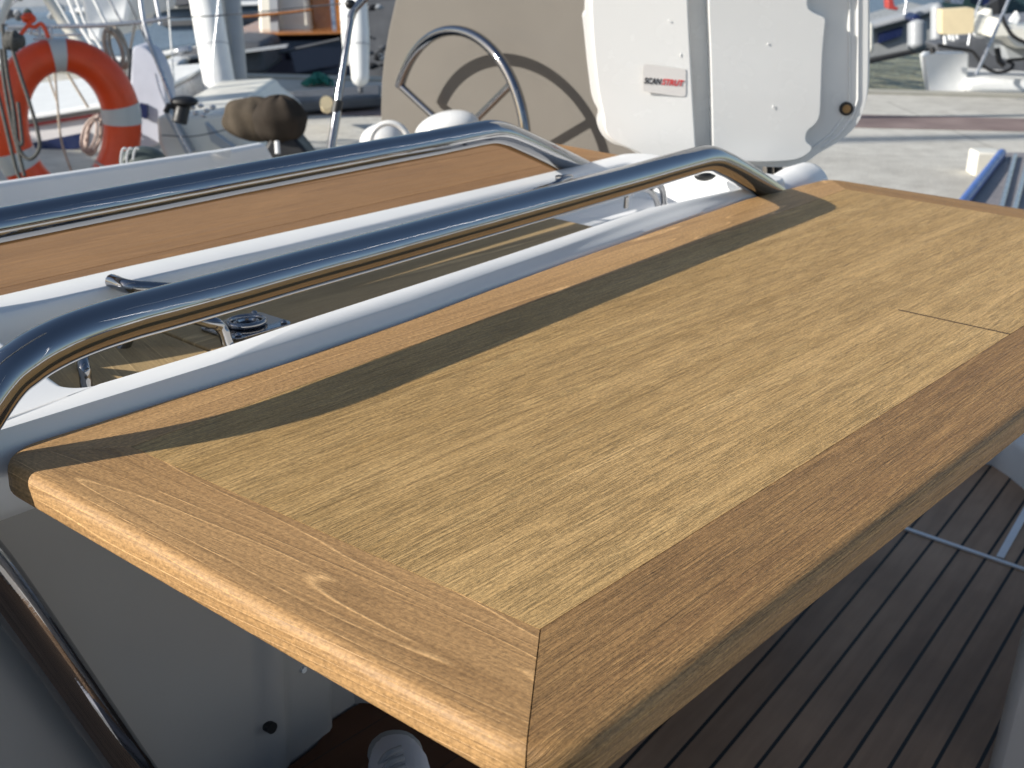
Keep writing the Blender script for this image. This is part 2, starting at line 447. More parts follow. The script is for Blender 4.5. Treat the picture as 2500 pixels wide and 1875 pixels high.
def loop(pn, pf, x0, x1, rc, nearf, farf, x0far=None, x1far=None):
    x0f = x0 if x0far is None else x0far; x1f = x1 if x1far is None else x1far
    pts = []; side = []
    def arc(cx, cy, a0, a1, sd):
        for j in range(NA):
            a = math.radians(a0+(a1-a0)*(j+.5)/NA); pts.append(Vector((cx+rc*math.cos(a), cy+rc*math.sin(a)))); side.append(sd)
    for i in range(NS):
        x = x0+rc+(x1-x0-2*rc)*i/(NS-1); pts.append(Vector((x, nearf(x)))); side.append('n')
    arc(x1-rc, nearf(x1-rc)+rc, -90, 0, 'e')
    for i in range(NE):
        t = (i+.5)/NE; ya = nearf(x1-rc)+rc; yb_ = farf(x1f-rc)-rc; pts.append(Vector((x1+(x1f-x1)*t, ya+(yb_-ya)*t))); side.append('e')
    arc(x1f-rc, farf(x1f-rc)-rc, 0, 90, 'f')
    for i in range(NS):
        x = x1f-rc-(x1f-x0f-2*rc)*i/(NS-1); pts.append(Vector((x, farf(x)))); side.append('f')
    arc(x0f+rc, farf(x0f+rc)-rc, 90, 180, 'f')
    for i in range(NE):
        t = (i+.5)/NE; ya = farf(x0f+rc)-rc; yb_ = nearf(x0+rc)+rc; pts.append(Vector((x0f+(x0-x0f)*t, ya+(yb_-ya)*t))); side.append('w')
    arc(x0+rc, nearf(x0+rc)+rc, 180, 270, 'w')
    return pts, side
OL, sd = loop(0, 0, X0, X1, .035, lambda x: interp(yb, x), yfo)
IL, _ = loop(0, 0, RX0, RX1, .020, lambda x: interp(rimy, x), yfi, x0far=.128, x1far=1.10)
loops = []
def lev(fn):
    loops.append([fn(o, i, s) for o, i, s in zip(OL, IL, sd)])
def zt(p): return interp(ztop, p.x)
def mk(amount_fn, zfn):
    def f(o, i, s):
        d = (i-o); L = d.length; d = d/L; q = o+d*amount_fn(L, s); return Vector((q.x, q.y, zfn(q, s)))
    return f
lev(lambda o, i, s: Vector((o.x, o.y+(.034 if s == 'n' else -.01), -.066)))
lev(lambda o, i, s: Vector((o.x, o.y+(.016 if s == 'n' else -.01), -.056)))
lev(lambda o, i, s: Vector((o.x, o.y+(.006 if s == 'n' else -.003), -.045)))
lev(lambda o, i, s: Vector((o.x, o.y+(.001 if s == 'n' else -.001), -.03)))
lev(mk(lambda L, s: 0, lambda q, s: -.012))
RR = .021; RN = .011
PD = [0,.004,.008,.0105,.013,.016,.019,.022]; PZ = [0,.0024,.0042,.0053,.0064,.0080,.0096,.0110]
for j in range(8):
    def f(o, i, s, j=j):
        d = (i-o).normalized(); L = (i-o).length
        if s == 'n':
            k = min(1, L*.9/.022); q = o+d*PD[j]*k; return Vector((q.x, q.y, PZ[j]*zt(o)/.0125))
        a = j/7*math.pi/2; r = min(.012, zt(o)+.003); q = o+d*r*(1-math.cos(a)); return Vector((q.x, q.y, zt(q)-r+r*math.sin(a)))
    lev(f)
def rin(s): return .0035 if s == 'n' else (.02 if s == 'f' else .008)
for j in range(0, 9):
    a = j/8*math.pi/2
    def f(o, i, s, a=a):
        d = (i-o).normalized(); r = rin(s); q = i - d*(r*(1-math.sin(a)))*1.0
        return Vector((q.x, q.y, zt(q)-r*(1-math.cos(a))))
    lev(f)
lev(lambda o, i, s: Vector((i.x, i.y, -.028)))
def inset(o, i, s, r=.004):
    c = Vector((min(max(i.x, .14), 1.07), (interp(rimy, i.x)+yfi(i.x))/2)); d = (c-i).normalized(); q = i+d*r
    return Vector((q.x, q.y, -.0345))
lev(inset)
cb = MB(); cb.loft(loops, cap1=True)
CONS = cb.build('console_top', M['gel'], TABLE, smooth=60)
CONS['label'] = 'glossy white moulded console top with a sunken tray'
# cabinet body below
def yb2(x): return interp([(-.11,.462),(.238,.4665),(.247,.4605),(.262,.4595),(.272,.4665),(.328,.472),(.338,.486),(.372,.487),(.382,.472),(1.32,.50)], x)
xs = [-.105+ i*.0058 for i in range(245)]
xs = [x for x in xs if x <= 1.312]
bo = [Vector((x, yb2(x), 0)) for x in xs] + [Vector((1.312, .735, 0)), Vector((-.105, .69, 0))]
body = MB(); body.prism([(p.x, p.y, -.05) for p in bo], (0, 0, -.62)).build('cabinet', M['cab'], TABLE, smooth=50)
hb = MB(); c0 = at(660, 1775, .4602, 1)
hb.tube([c0+Vector((0,-.003,0)), c0+Vector((0,.004,0))], .0052, 20)
hb.build('screw_cap', M['black'], TABLE)
c1 = at(737, 1633, .469, 1)
MB().tube([c1+Vector((0,-.0035,0)), c1+Vector((0,.004,0))], .0028, 14).build('screw_cap', M['gelsatin'], TABLE)

# foot board
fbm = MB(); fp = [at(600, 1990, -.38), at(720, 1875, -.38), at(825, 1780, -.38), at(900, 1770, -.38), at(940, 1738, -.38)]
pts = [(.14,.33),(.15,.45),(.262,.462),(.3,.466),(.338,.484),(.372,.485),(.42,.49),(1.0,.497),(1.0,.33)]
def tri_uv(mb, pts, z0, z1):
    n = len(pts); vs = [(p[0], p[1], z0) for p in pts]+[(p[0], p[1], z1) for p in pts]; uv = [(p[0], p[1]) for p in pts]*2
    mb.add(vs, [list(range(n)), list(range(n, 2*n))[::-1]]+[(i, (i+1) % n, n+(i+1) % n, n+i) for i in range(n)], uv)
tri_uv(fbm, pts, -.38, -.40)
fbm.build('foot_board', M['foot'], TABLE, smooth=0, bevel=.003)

# recess boards
def teakbox(name, poly, z0, z1, mat, par, tone=.5, ud=(1,0), off=(0,0), label=None, bevel=.0015):
    mb = MB(); n = len(poly); ud = Vector(ud); vd = Vector((-ud.y, ud.x))
    vs = [(p[0], p[1], z0) for p in poly]+[(p[0], p[1], z1) for p in poly]
    uv = [(Vector(p).dot(ud)+off[0], Vector(p).dot(vd)+off[1]) for p in poly]*2
    mb.add(vs, [list(range(n)), list(range(n, 2*n))[::-1]]+[(i, (i+1) % n, n+(i+1) % n, n+i) for i in range(n)], uv, tone)
    o = mb.build(name, mat, par, smooth=0, bevel=bevel)
    if label: o['label'] = label
    return o
def ryn(x): return interp(rimy, x)+.006
RB1 = teakbox('tray_board', [(.108, ryn(.108)),(.2, ryn(.2)),(.280, ryn(.28)),(.290, .650),(.14, .648)], -.0295, -.0345, M['board'], TABLE, .62, ud=(.35,1), label='short teak board with curved grain at the near end of the tray')
RB2 = teakbox('tray_board', [(.2835, ryn(.28)),(.49, ryn(.49)),(.72, ryn(.72)),(.86, ryn(.86)),(.893, ryn(.893)),(.897,.680),(.2935,.653)], -.0295, -.0345, M['board'], TABLE, .55, off=(2, .3), label='long teak board in the console tray')
# latch plate with ring pull
lx, ly = .452, .618
lp = at(602, 797, -.028)
def lat(mb, c, hx, hy, r, z0, z1, rot=0, k=6):
    pts = []
    for (sx, sy, a0) in ((1,-1,-90),(1,1,0),(-1,1,90),(-1,-1,180)):
        for j in range(k+1):
            a = math.radians(a0+90*j/k); p = Vector((sx*(hx-r)+r*math.cos(a), sy*(hy-r)+r*math.sin(a))); p.rotate(Matrix.Rotation(rot, 2))
            pts.append(Vector((c.x+p.x, c.y+p.y, z0)))
    mb.prism(pts, (0, 0, z1-z0))
mb = MB(); lat(mb, lp, .034, .025, .008, -.0295, -.0262, 0)
LP = mb.build('latch_plate', M['chrome'], RB2, bevel=.0008)
ring = MB(); ring.tube([lp+Vector((.017*math.cos(a), .014*math.sin(a), .0045)) for a in [2*math.pi*i/32 for i in range(32)]], .0028, 10, closed=True)
ring.build('ring_pull', M['chrome'], RB2)
rg = MB(); rg.tube([lp+Vector((.011*math.cos(a), .0085*math.sin(a), .0035)) for a in [2*math.pi*i/28 for i in range(28)]], .0022, 8, closed=True)
for sx in (-1, 1):
    for sy in (-1, 1): rg.ball(lp+Vector((sx*.026, sy*.020, .003)), (.0032,.0032,.0018), 12, 6)
rg.build('latch_screws', M['chrome'], RB2)
# steel bars in the tray: a hooped bar and a short peg, small loops at the far end
def wire(name, pts, r, par=TABLE, mat='chrome', k=8, n=12):
    return MB().tube(cat_rom(pts, k), r, n).build(name, M[mat], par)
p0 = at(505, 785, -.005); p1 = at(560, 848, -.028)
wire('steel_hoop', [p0+Vector((-.05,.06,-.038)), p0+Vector((-.03,.04,0.004)), p0, p0.lerp(p1, .5)+Vector((.004,0,.004)), p1, p1+Vector((.004,-.01,-.006))], .0052)
q0 = at(205, 895, -.012); q1 = at(212, 950, -.028)
wire('steel_hoop', [q0+Vector((.03,.05,-.03)), q0+Vector((.012,.02,.0)), q0, q0.lerp(q1, .6), q1+Vector((0,0,-.004))], .0048)
h0 = at(306, 697, .648, 1); 
wire('wall_peg', [h0+Vector((0,.02,0)), h0+Vector((0,-.004,0)), h0+Vector((.016,-.014,-.003)), h0+Vector((.04,-.02,-.008))], .0062)
k0 = at(1350, 440, .676, 1)
wire('wall_peg', [k0+Vector((-.02,.012,-.012)), k0+Vector((-.016,-.012,-.002)), k0+Vector((0,-.016,.004)), k0+Vector((.02,-.012,.003)), k0+Vector((.024,.012,-.002))], .0035)
for pts_, r_ in (([(1586,462),(1600,452),(1612,455),(1619,472),(1621,506)], .0040), ([(1540,470),(1562,462),(1582,464),(1598,480),(1608,508)], .0034), ([(1540,462),(1531,474),(1528,508)], .0030)):
    wire('steel_loop', [at(x, y, .56, 1) for x, y in pts_], r_)
vb = at(1722, 426, .565, 1); MB().ball(vb, (.02,.012,.008), 16, 8).build('drain_grommet', M['black'], TABLE)

# ------------------------------------------------------------------ grab rails
def railpath(yf, pts): return [Vector((x, yf(x), z)) for x, z in pts]
yr1 = lambda x: .447+.06*(x-.2)
def solve(px, py, yf):
    y = yf(.5)
    for _ in range(12): p = at(px, py, y, 1); y = yf(p.x)
    return p
cen1 = [(0,938),(58,886),(120,848),(197,814),(300,780),(400,753),(581,704),(716,666),(900,616),(1149,547),(1300,505),(1400,477),(1526,442),(1640,409),(1690,395),(1715,389),(1738,389),(1762,398),(1790,412),(1840,442),(1888,474)]
r1 = [solve(a, b, yr1) for a, b in cen1]
foot = r1[-1]+(r1[-1]-r1[-2])*.35
left = [Vector((.19, 0, -.50)), Vector((.145, 0, -.385)), Vector((.094, 0, -.275)), Vector((.015, 0, -.1)), Vector((-.010,0,-.052)), Vector((-.030,0,-.026)), Vector((-.031,0,-.002)), Vector((-.008, 0, .016))]
for q in left: q.y = yr1(q.x)-.002
left = [Vector((q.x, q.y, q.z)) for q in left]
R1 = MB().tube(cat_rom(left + r1 + [foot], 8), .0155, 40).build('grab_rail', M['chrome'], TABLE, smooth=80)
R1['label'] = 'thick polished steel grab rail along the near side of the console'
yr2 = lambda x: .712+.04*(x-.2)
cen2 = [(-70,567),(0,553),(300,495),(600,437),(900,380),(1060,350),(1140,334),(1170,328),(1200,324),(1228,328),(1256,338),(1320,367),(1390,401)]
r2 = [solve(a, b, yr2) for a, b in cen2]
f2 = r2[-1]+(r2[-1]-r2[-2])*.5
l0 = r2[0]; left2 = [Vector((l0.x-.04, yr2(0), -.35)), Vector((l0.x-.14, yr2(0), -.12)), Vector((l0.x-.165, yr2(0), -.03)), Vector((l0.x-.10, yr2(0), l0.z-.028)), Vector((l0.x-.05, yr2(0), l0.z-.008))]
R2 = MB().tube(cat_rom(left2 + r2 + [f2], 8), .0155, 40).build('grab_rail', M['chrome'], TABLE, smooth=80)
R2['label'] = 'polished steel grab rail on the far side of the console'

# ------------------------------------------------------------------ far leaf
LEAF2 = bpy.data.objects.new('table_leaf', None); COL.objects.link(LEAF2); LEAF2.parent = TABLE; LEAF2.matrix_parent_inverse = TABLE.matrix_basis.inverted()
LEAF2['label'] = 'far teak leaf beyond the white console, seen at a low angle'
LEAF['label'] = 'near teak leaf with a pale inner panel and mitred reddish border'
hy = lambda x: .712+.04*(x-.16)
xL, xR, yF = -.12, 1.178, .985
iL = .07
def poly2(a): return a
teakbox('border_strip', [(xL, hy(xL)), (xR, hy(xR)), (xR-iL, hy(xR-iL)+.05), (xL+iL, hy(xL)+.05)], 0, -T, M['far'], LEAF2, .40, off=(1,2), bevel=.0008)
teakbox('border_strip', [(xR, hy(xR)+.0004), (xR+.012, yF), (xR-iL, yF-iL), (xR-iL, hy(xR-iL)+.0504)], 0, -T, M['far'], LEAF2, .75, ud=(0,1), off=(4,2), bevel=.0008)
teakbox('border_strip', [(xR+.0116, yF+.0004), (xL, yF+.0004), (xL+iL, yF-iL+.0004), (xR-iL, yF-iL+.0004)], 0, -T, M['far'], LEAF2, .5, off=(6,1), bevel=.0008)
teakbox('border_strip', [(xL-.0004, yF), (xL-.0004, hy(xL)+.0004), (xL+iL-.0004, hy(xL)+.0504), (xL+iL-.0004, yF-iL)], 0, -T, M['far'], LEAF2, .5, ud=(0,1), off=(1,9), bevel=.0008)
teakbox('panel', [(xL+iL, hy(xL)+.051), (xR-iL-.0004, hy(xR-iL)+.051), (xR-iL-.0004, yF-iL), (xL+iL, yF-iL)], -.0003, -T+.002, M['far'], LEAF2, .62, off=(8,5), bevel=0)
# ------------------------------------------------------------------ our own boat around the table
M['dgrey0'] = simple('slate_canvas', (.07,.08,.10), rough=.9)
BOAT = thing('sailboat', (1.2, .6, -1.6), 'white sailing yacht whose teak cockpit surrounds the folding table', 'sailboat')
pdir = Vector((1, .11)).normalized(); pn = Vector((-pdir.y, pdir.x))
def uvbox(mb, poly, z0, z1, ud, vd, off=0.0):
    n = len(poly); vs = [(p[0], p[1], z0) for p in poly]+[(p[0], p[1], z1) for p in poly]
    uv = [(Vector(p).dot(ud), Vector(p).dot(vd)+off) for p in poly]*2
    mb.add(vs, [list(range(n)), list(range(n, 2*n))[::-1]]+[(i, (i+1) % n, n+(i+1) % n, n+i) for i in range(n)], uv)
def onseat(x, o=0): return .104+(x-1.103)*.0865+o
seam0 = Vector((1.02, .198)).dot(pn)
mb = MB(); uvbox(mb, [(-1.4, -1.0), (2.9, -1.0), (2.9, 2.2), (-1.4, 2.2)], -.67, -.70, pdir, pn, -seam0)
mb.build('cockpit_sole', M['sole'], BOAT, smooth=0)
# white hatch inlay lines
hl = MB()
a = Vector((1.684,.50)); b = Vector((1.668,.12))
d = (b-a).normalized(); nn = Vector((-d.y, d.x))
def ribbon(mb, a, b, w_, z):
    d = (b-a).normalized(); q = Vector((-d.y, d.x))*w_/2
    mb.prism([(p.x, p.y, z) for p in (a-q, a+q, b+q, b-q)], (0,0,.003))
ribbon(hl, Vector((1.687,.62)), Vector((1.662,.115)), .0095, -.6695)
ribbon(hl, Vector((1.683,.300)), Vector((2.2,.372)), .0125, -.6692)
M['inlay'] = simple('pale_inlay', (.85,.85,.85), rough=.5)
hl.build('hatch_inlay', M['inlay'], BOAT)
# near bench (its foot shows at the lower right), far bench, coamings
def prismx(name, prof, x0, x1, mat, y_slope=0.0, bevel=.02, parent=BOAT, label=None):
    mb = MB(); mb.prism([(x0, y+y_slope*(x0-1.1), z) for y, z in prof], (x1-x0, y_slope*(x1-x0), 0))
    o = mb.build(name, mat, parent, smooth=45, bevel=bevel)
    if label: o['label'] = label
    return o
prismx('bench', [(.104,-.672),(.085,-.25),(-.44,-.25),(-.50,.0),(-.62,.02),(-.80,-.05),(-.80,-.69),(.104,-.69)], 1.075, 1.78, M['gelsatin'], .0865, label='white seat locker at the lower right of the cockpit')
prismx('bench', [(-.46,-.672),(-.48,-.25),(-.94,-.25),(-1.0,.0),(-1.1,.02),(-1.25,-.05),(-1.25,-.69),(-.46,-.69)], -1.6, 1.07, M['gelsatin'], .0, label='white bench along the near side of the cockpit')
# aft step, curved, just visible past the leaf at right
sp_ = [at(2418,1134,-.67), at(2462,1163,-.67), at(2510,1203,-.67)]
st = MB()
base = [Vector((2.02,.56)), Vector((2.03,.50)), Vector((sp_[0].x, sp_[0].y)), Vector((sp_[1].x, sp_[1].y)), Vector((sp_[2].x, sp_[2].y)), Vector((1.94,.16)), Vector((2.35,.10)), Vector((2.45,.56))]
L1 = [Vector((p.x, p.y, -.672)) for p in base]; cc = Vector((2.25,.35))
L2 = [Vector((p.x, p.y, -.60)) for p in base]; L3 = [Vector(((p.x-cc.x)*.93+cc.x, (p.y-cc.y)*.93+cc.y, -.582)) for p in base]
L4 = [Vector(((p.x-cc.x)*.75+cc.x, (p.y-cc.y)*.75+cc.y, -.53)) for p in base]; L5 = [Vector(((p.x-cc.x)*.70+cc.x, (p.y-cc.y)*.70+cc.y, -.50)) for p in base]
st.loft([L1, L2, L3, L4, L5], cap1=True); st.build('aft_step', M['gelsatin'], BOAT, smooth=60, bevel=.008)
prismx('bench', [(1.10,-.672),(1.12,-.25),(1.56,-.24),(1.60,-.155),(1.60,-.69),(1.10,-.69)], -1.3, 1.05, M['gelsatin'], .0, label='white bench along the far side of the cockpit')
# far coaming: top edge through the photographed line
ca = at(0, 445, 1.6, 1); cb_ = at(600, 363, 1.6, 1); ce = at(650, 352, 1.6, 1); cf = at(671, 386, 1.6, 1)
zc = (ca.z+cb_.z)/2
mb = MB(); mb.prism([(-1.4, 1.60, zc), (cb_.x-.02, 1.60, zc), (ce.x, 1.60, zc+.002), (cf.x, 1.60, zc-.03), (cf.x+.12, 1.60, -.32), (cf.x+.12, 1.60, -.7), (-1.4, 1.60, -.7)], (0,.022,0))
o = mb.build('coaming', M['gel'], BOAT, smooth=45, bevel=.007); o['label'] = 'white cockpit coaming behind the far bench'
nt = at(545, 372, 1.6, 1)
mb = MB(); mb.prism([(nt.x-.03,1.596,zc+.001),(nt.x+.012,1.596,zc+.002),(nt.x+.008,1.596,zc-.012),(nt.x-.008,1.596,zc-.009)], (0,-.004,0)); mb.build('chipped_edge', M['pod'], BOAT)
prismx('coachroof', [(-1.0,-.69),(-1.0,.16),(-.85,.24),(1.95,.24),(2.1,.16),(2.1,-.69)], -4.0, -.98, M['gel'], .0, bevel=.04, label='white coachroof forward of the cockpit')
MB().tube([(-3.6,.58,1.95),(.5,.58,1.80)], .085, 20).build('boom', M['gelsatin'], BOAT, smooth=80)
MB().tube([(-3.7,.58,-.6),(-3.7,.58,6)], .09, 20).build('mast', M['gelsatin'], BOAT, smooth=80)
prismx('boom_cover', [(.52,1.95),(.46,2.12),(.58,2.30),(.70,2.12),(.64,1.95)], -3.5, .2, M['dgrey0'], .0, bevel=.03)
pb = MB(); pb.prism([(1.34,.62,-.67),(1.60,.62,-.67),(1.60,1.0,-.67),(1.34,1.0,-.67)], (0,0,.56)); pb.build('shade_block', M['gelsatin'], BOAT, bevel=.03)  # unseen block added below the pod to shade the aft step
# hull and aft deck
hull = MB(); secs = []
for x, hw in ((-4.2,1.2),(-2.5,1.65),(-1,1.85),(1,1.9),(2.9,1.75)):
    cy_ = .58; secs.append([Vector((x, cy_-hw, -.72)), Vector((x, cy_-hw*.93, -1.3)), Vector((x, cy_-hw*.5, -1.95)), Vector((x, cy_+hw*.5, -1.95)), Vector((x, cy_+hw*.93, -1.3)), Vector((x, cy_+hw, -.72))])
hull.loft(secs, cap0=True, cap1=True); hull.build('hull', M['gel'], BOAT, smooth=60)

# ------------------------------------------------------------------ shoe on the foot board
def shoe():
    tip = at(960, 1778, -.345); back = at(1000, 2010, -.345)
    SH = thing('shoe', (back.x, back.y, -.38), 'pale lace-up shoe in the shadow on the dark foot board under the table', 'shoe')
    # axis from heel (towards viewer) to toe
    ax = Vector((tip.x-back.x, tip.y-back.y, 0)).normalized(); sd_ = Vector((-ax.y, ax.x, 0)) * -1
    L = .245; toe = Vector((tip.x, tip.y, -.38)); heel = toe-ax*L
    prof = [(0,.016,.02),(.03,.022,.035),(.08,.024,.05),(.13,.024,.044),(.17,.026,.036),(.205,.025,.030),(.232,.019,.024),(.245,.008,.015)]
    def body(z0, sc, hh, name, mat, s0=0, s1=9):
        loops = []
        for s, hw, h in prof:
            c = heel+ax*s; lp = []
            for k in range(20):
                a = 2*math.pi*k/20; yy = math.cos(a)*hw*sc; zz = (math.sin(a)*.5+.5)*h*hh
                lp.append(c+sd_*yy+Vector((0,0,z0+zz)))
            loops.append(lp)
        m_ = MB(); m_.loft(loops, cap0=True, cap1=True); return m_.build(name, mat, SH, smooth=70)
    M['shoe'] = simple('pale_canvas', (.55,.56,.62), rough=.8, var=.05, bump=.0006, bscale=400)
    M['shoe2'] = simple('grey_canvas', (.30,.31,.32), rough=.8)
    body(.014, 1.0, 1.0, 'upper', M['shoe'])
    so = MB(); loops = []
    for z in (0.0, .014, .018):
        lp = []
        for s, hw, h in prof: lp.append(heel+ax*(s*1.02-.002)+sd_*(hw*1.06)+Vector((0,0,z)))
        for s, hw, h in prof[::-1]: lp.append(heel+ax*(s*1.02-.002)-sd_*(hw*1.06)+Vector((0,0,z)))
        loops.append(lp)
    so.loft(loops, cap0=True, cap1=True); so.build('sole', M['shoe2'], SH, smooth=60)
    tc_ = MB(); tc_.ball(toe-ax*.018+Vector((0,0,.022)), (.026,.024,.016), 20, 10, axes=(ax, sd_, UP)); tc_.build('toe_cap', M['shoe2'], SH)
    for i in range(7):
        c = heel+ax*(.185-.015*i); h = .050+.002*i
        MB().tube(cat_rom([c-sd_*.022+Vector((0,0,h*.55)), c-sd_*.012+ax*.004+Vector((0,0,h*.95)), c+sd_*.002+ax*.006+Vector((0,0,h*1.06))], 6), .0028, 8).build('lace', M['shoe2'], SH)
shoe()

# ------------------------------------------------------------------ instrument pod
ZP = 1.93
def PP(px, py, off=0.0, base=ZP):
    """photo outline carried onto the pod's upright front plane, off = metres towards viewer"""
    p0 = dep(1750, 200, base); n_ = FWD; d = ray(px, py)
    t = (p0-CAM).dot(n_)/d.dot(n_); q = CAM+d*t
    return q - FWD*off
POD = thing('instrument_pod', (PP(1888,400).x, PP(1888,400).y, .0), 'white moulded plastic display pod mounted on the end of the console', 'display housing')
def extr(name, outl, off0, off1, mat, par, bevel=.006, top=None, seg=4):
    mb = MB(); pts = [PP(x, y, off0(x) if callable(off0) else off0) for x, y in outl]; off0 = off0(outl[0][0]) if callable(off0) else off0; 
    mb.prism(pts, FWD*(off0-off1)*-1*-1)
    o = mb.build(name, mat, par, smooth=50)
    if bevel:
        b = o.modifiers.new('Bevel', 'BEVEL'); b.width = bevel; b.segments = seg; b.limit_method = 'ANGLE'; b.angle_limit = math.radians(35)
    return o
def smooth_outline(pts, k=5): return [(p.x, p.y) for p in cat_rom([Vector((a, b, 0)) for a, b in pts], k, closed=True)]
TOPY = -230
back_o = smooth_outline([(1500,TOPY),(1800,TOPY-8),(2060,TOPY),(2112,TOPY+50),(2119,0),(2119,150),(2116,215),(2102,268),(2072,306),(2035,330),(1990,345),(1700,352),(1560,345),(1492,310),(1470,240),(1455,0),(1452,TOPY+50)])
extr('back_shell', back_o, .012, -.050, M['pod'], POD, .008)
front_o = [(1470,TOPY-5),(1800,TOPY-14),(2050,TOPY-5),(2088,TOPY+50),(2094,0),(2094,160),(2090,228),(2074,278),(2046,312),(2012,337),(1978,356),(1952,375),(1926,385),(1890,389),(1850,388),(1800,384),(1740,384),(1680,387),(1620,385),(1586,377),(1555,362),(1528,346),(1512,340),(1488,332),(1468,316),(1456,296),(1455,282),(1458,268),(1455,252),(1443,228),(1437,190),(1430,130),(1423,60),(1420,34),(1424,24),(1426,0),(1424,TOPY+60)]
extr('front_shell', smooth_outline(front_o, 4), .062, .014, M['pod'], POD, .010)
# raised left half and raised right half with a valley between and a pocket at lower right
left_o = smooth_outline([(1450,TOPY+30),(1560,TOPY+5),(1655,TOPY+30),(1660,-60),(1662,0),(1668,120),(1676,260),(1682,366),(1670,379),(1630,378),(1592,370),(1545,346),(1490,322),(1470,296),(1466,262),(1452,190),(1440,60),(1438,-60)], 4)
extr('raised_face', left_o, lambda x: .092-.010*max(0, (1600-x)/150), .050, M['pod'], POD, .024, seg=8)
right_o = smooth_outline([(1722,TOPY+30),(1900,TOPY+15),(1975,TOPY+30),(1984,TOPY+80),(1986,-60),(1975,-40),(1953,-26),(1944,-6),(1948,12),(1966,24),(1986,34),(1985,60),(1980,120),(1977,210),(1974,262),(1962,284),(1944,300),(1942,322),(1956,336),(1946,352),(1915,366),(1850,370),(1780,368),(1730,366),(1722,350),(1719,260),(1715,120),(1710,0),(1712,-80)], 4)
extr('raised_face', right_o, lambda x: .090-(x-1722)*.000038, .055, M['pod'], POD, .012)
for xx in (2050, 2070):
    MB().tube([PP(xx, -60, .0620), PP(xx, 228, .0620), PP(xx-14, 272, .0620), PP(xx-44, 312, .0620), PP(xx-86, 344, .0620)], .0022, 8).build('side_ridge', M['pod'], POD, smooth=80)
# vertical bevelled side strip + screws
sc = PP(2042, 250, .062)
M['brass'] = simple('weathered_screw', (.25,.17,.09), rough=.35, metal=.9)
mb = MB(); mb.tube([sc+FWD*.002, sc-FWD*.0035], .0098, 24); SR = mb.build('screw_socket', M['black'], POD)
mb = MB(); mb.tube([sc, sc-FWD*.0045], .0060, 20); mb.box(sc-FWD*.0048, (.010,.0012,.0015), (RIGHT, FWD, UP)); mb.build('screw', M['brass'], SR)
# water-like moulding marks: sticker
M['sticker'] = simple('sticker_film', (.72,.69,.66), rough=.35, var=.01)
st_o = [(1557,150),(1560,140),(1567,139),(1648,149),(1656,151),(1657,157),(1657,208),(1654,215),(1646,215),(1566,204),(1558,202),(1557,195)]
mb = MB(); pts = [PP(x, y, .0928) for x, y in st_o]; mb.prism(pts, FWD*.001); ST = mb.build('sticker', M['sticker'], POD, smooth=0)
M['redink'] = simple('red_ink', (.70,.03,.03), rough=.5); M['blackink'] = simple('black_ink', (.02,.02,.025), rough=.5)
def text(name, body, p0, p1, hgt, mat, par):
    cu = bpy.data.curves.new(name, 'FONT'); cu.body = body; cu.shear = .25; cu.extrude = .004; cu.offset = .022; cu.resolution_u = 3
    to = bpy.data.objects.new(name, cu); COL.objects.link(to); bpy.context.view_layer.update()
    me = bpy.data.meshes.new_from_object(to.evaluated_get(bpy.context.evaluated_depsgraph_get())); bpy.data.objects.remove(to)
    xs_ = [v.co.x for v in me.vertices]; ys_ = [v.co.y for v in me.vertices]; x0, x1, y0, y1 = min(xs_), max(xs_), min(ys_), max(ys_)
    ex = (p1-p0); 
    for v in me.vertices:
        u = (v.co.x-x0)/(x1-x0); t = (v.co.y-y0)/(y1-y0); v.co = p0+ex*u+UP*(hgt*t)-FWD*(v.co.z*.06+.0003)
    me.materials.append(mat); o = bpy.data.objects.new(name, me); COL.objects.link(o); o.parent = par; o.matrix_parent_inverse = par.matrix_basis.inverted(); return o
h_ = .0085
text('lettering', 'SCAN', PP(1559, 184, .0932), PP(1600, 187, .0932), h_, M['blackink'], ST)
text('lettering', 'STRUT', PP(1601, 187, .0932), PP(1652, 191, .0932), h_, M['redink'], ST)
# stems below
for px in (1879, 1896):
    a = PP(px, 372, .0); b = Vector((a.x, a.y, .02)); MB().tube([a, PP(px+1, 425, .0)], .0045, 12).build('stem', M['black'], POD)
MB().box(PP(1760, 395, .0)+Vector((0,0,-.01)), (.12,.05,.03), (RIGHT, FWD, UP)).build('mount', M['gelsatin'], POD, bevel=.006)
# water drops on the pod
M['drop'] = simple('bright_drip', (.85,.85,.84), rough=.05, coat=1)
for (x, y, l, of) in ((1617,38,4,.092),(1645,118,8,.092),(1850,93,4,.086),(1862,240,7,.086)):
    MB().ball(PP(x, y, of), (.0009,.0005,.0003*l+.0006), 12, 8, axes=(RIGHT, FWD, UP)).build('drip', M['drop'], POD)

# ------------------------------------------------------------------ console aft nose (white rounded bolster)
nz_ = MB(); na = at(1900, 452, .50, 1)
pts = [Vector((1.10,.535,-.035)), Vector((1.20,.533,-.028)), Vector((1.27,.531,-.024)), Vector((1.300,.530,-.024))]
nz_.tube(cat_rom(pts, 6), [.022+.012*min(1, i/10) if i < 16 else .034-.004*(i-15) for i in range(19)], 24)
nz_.build('bolster', M['gel'], TABLE, smooth=80)

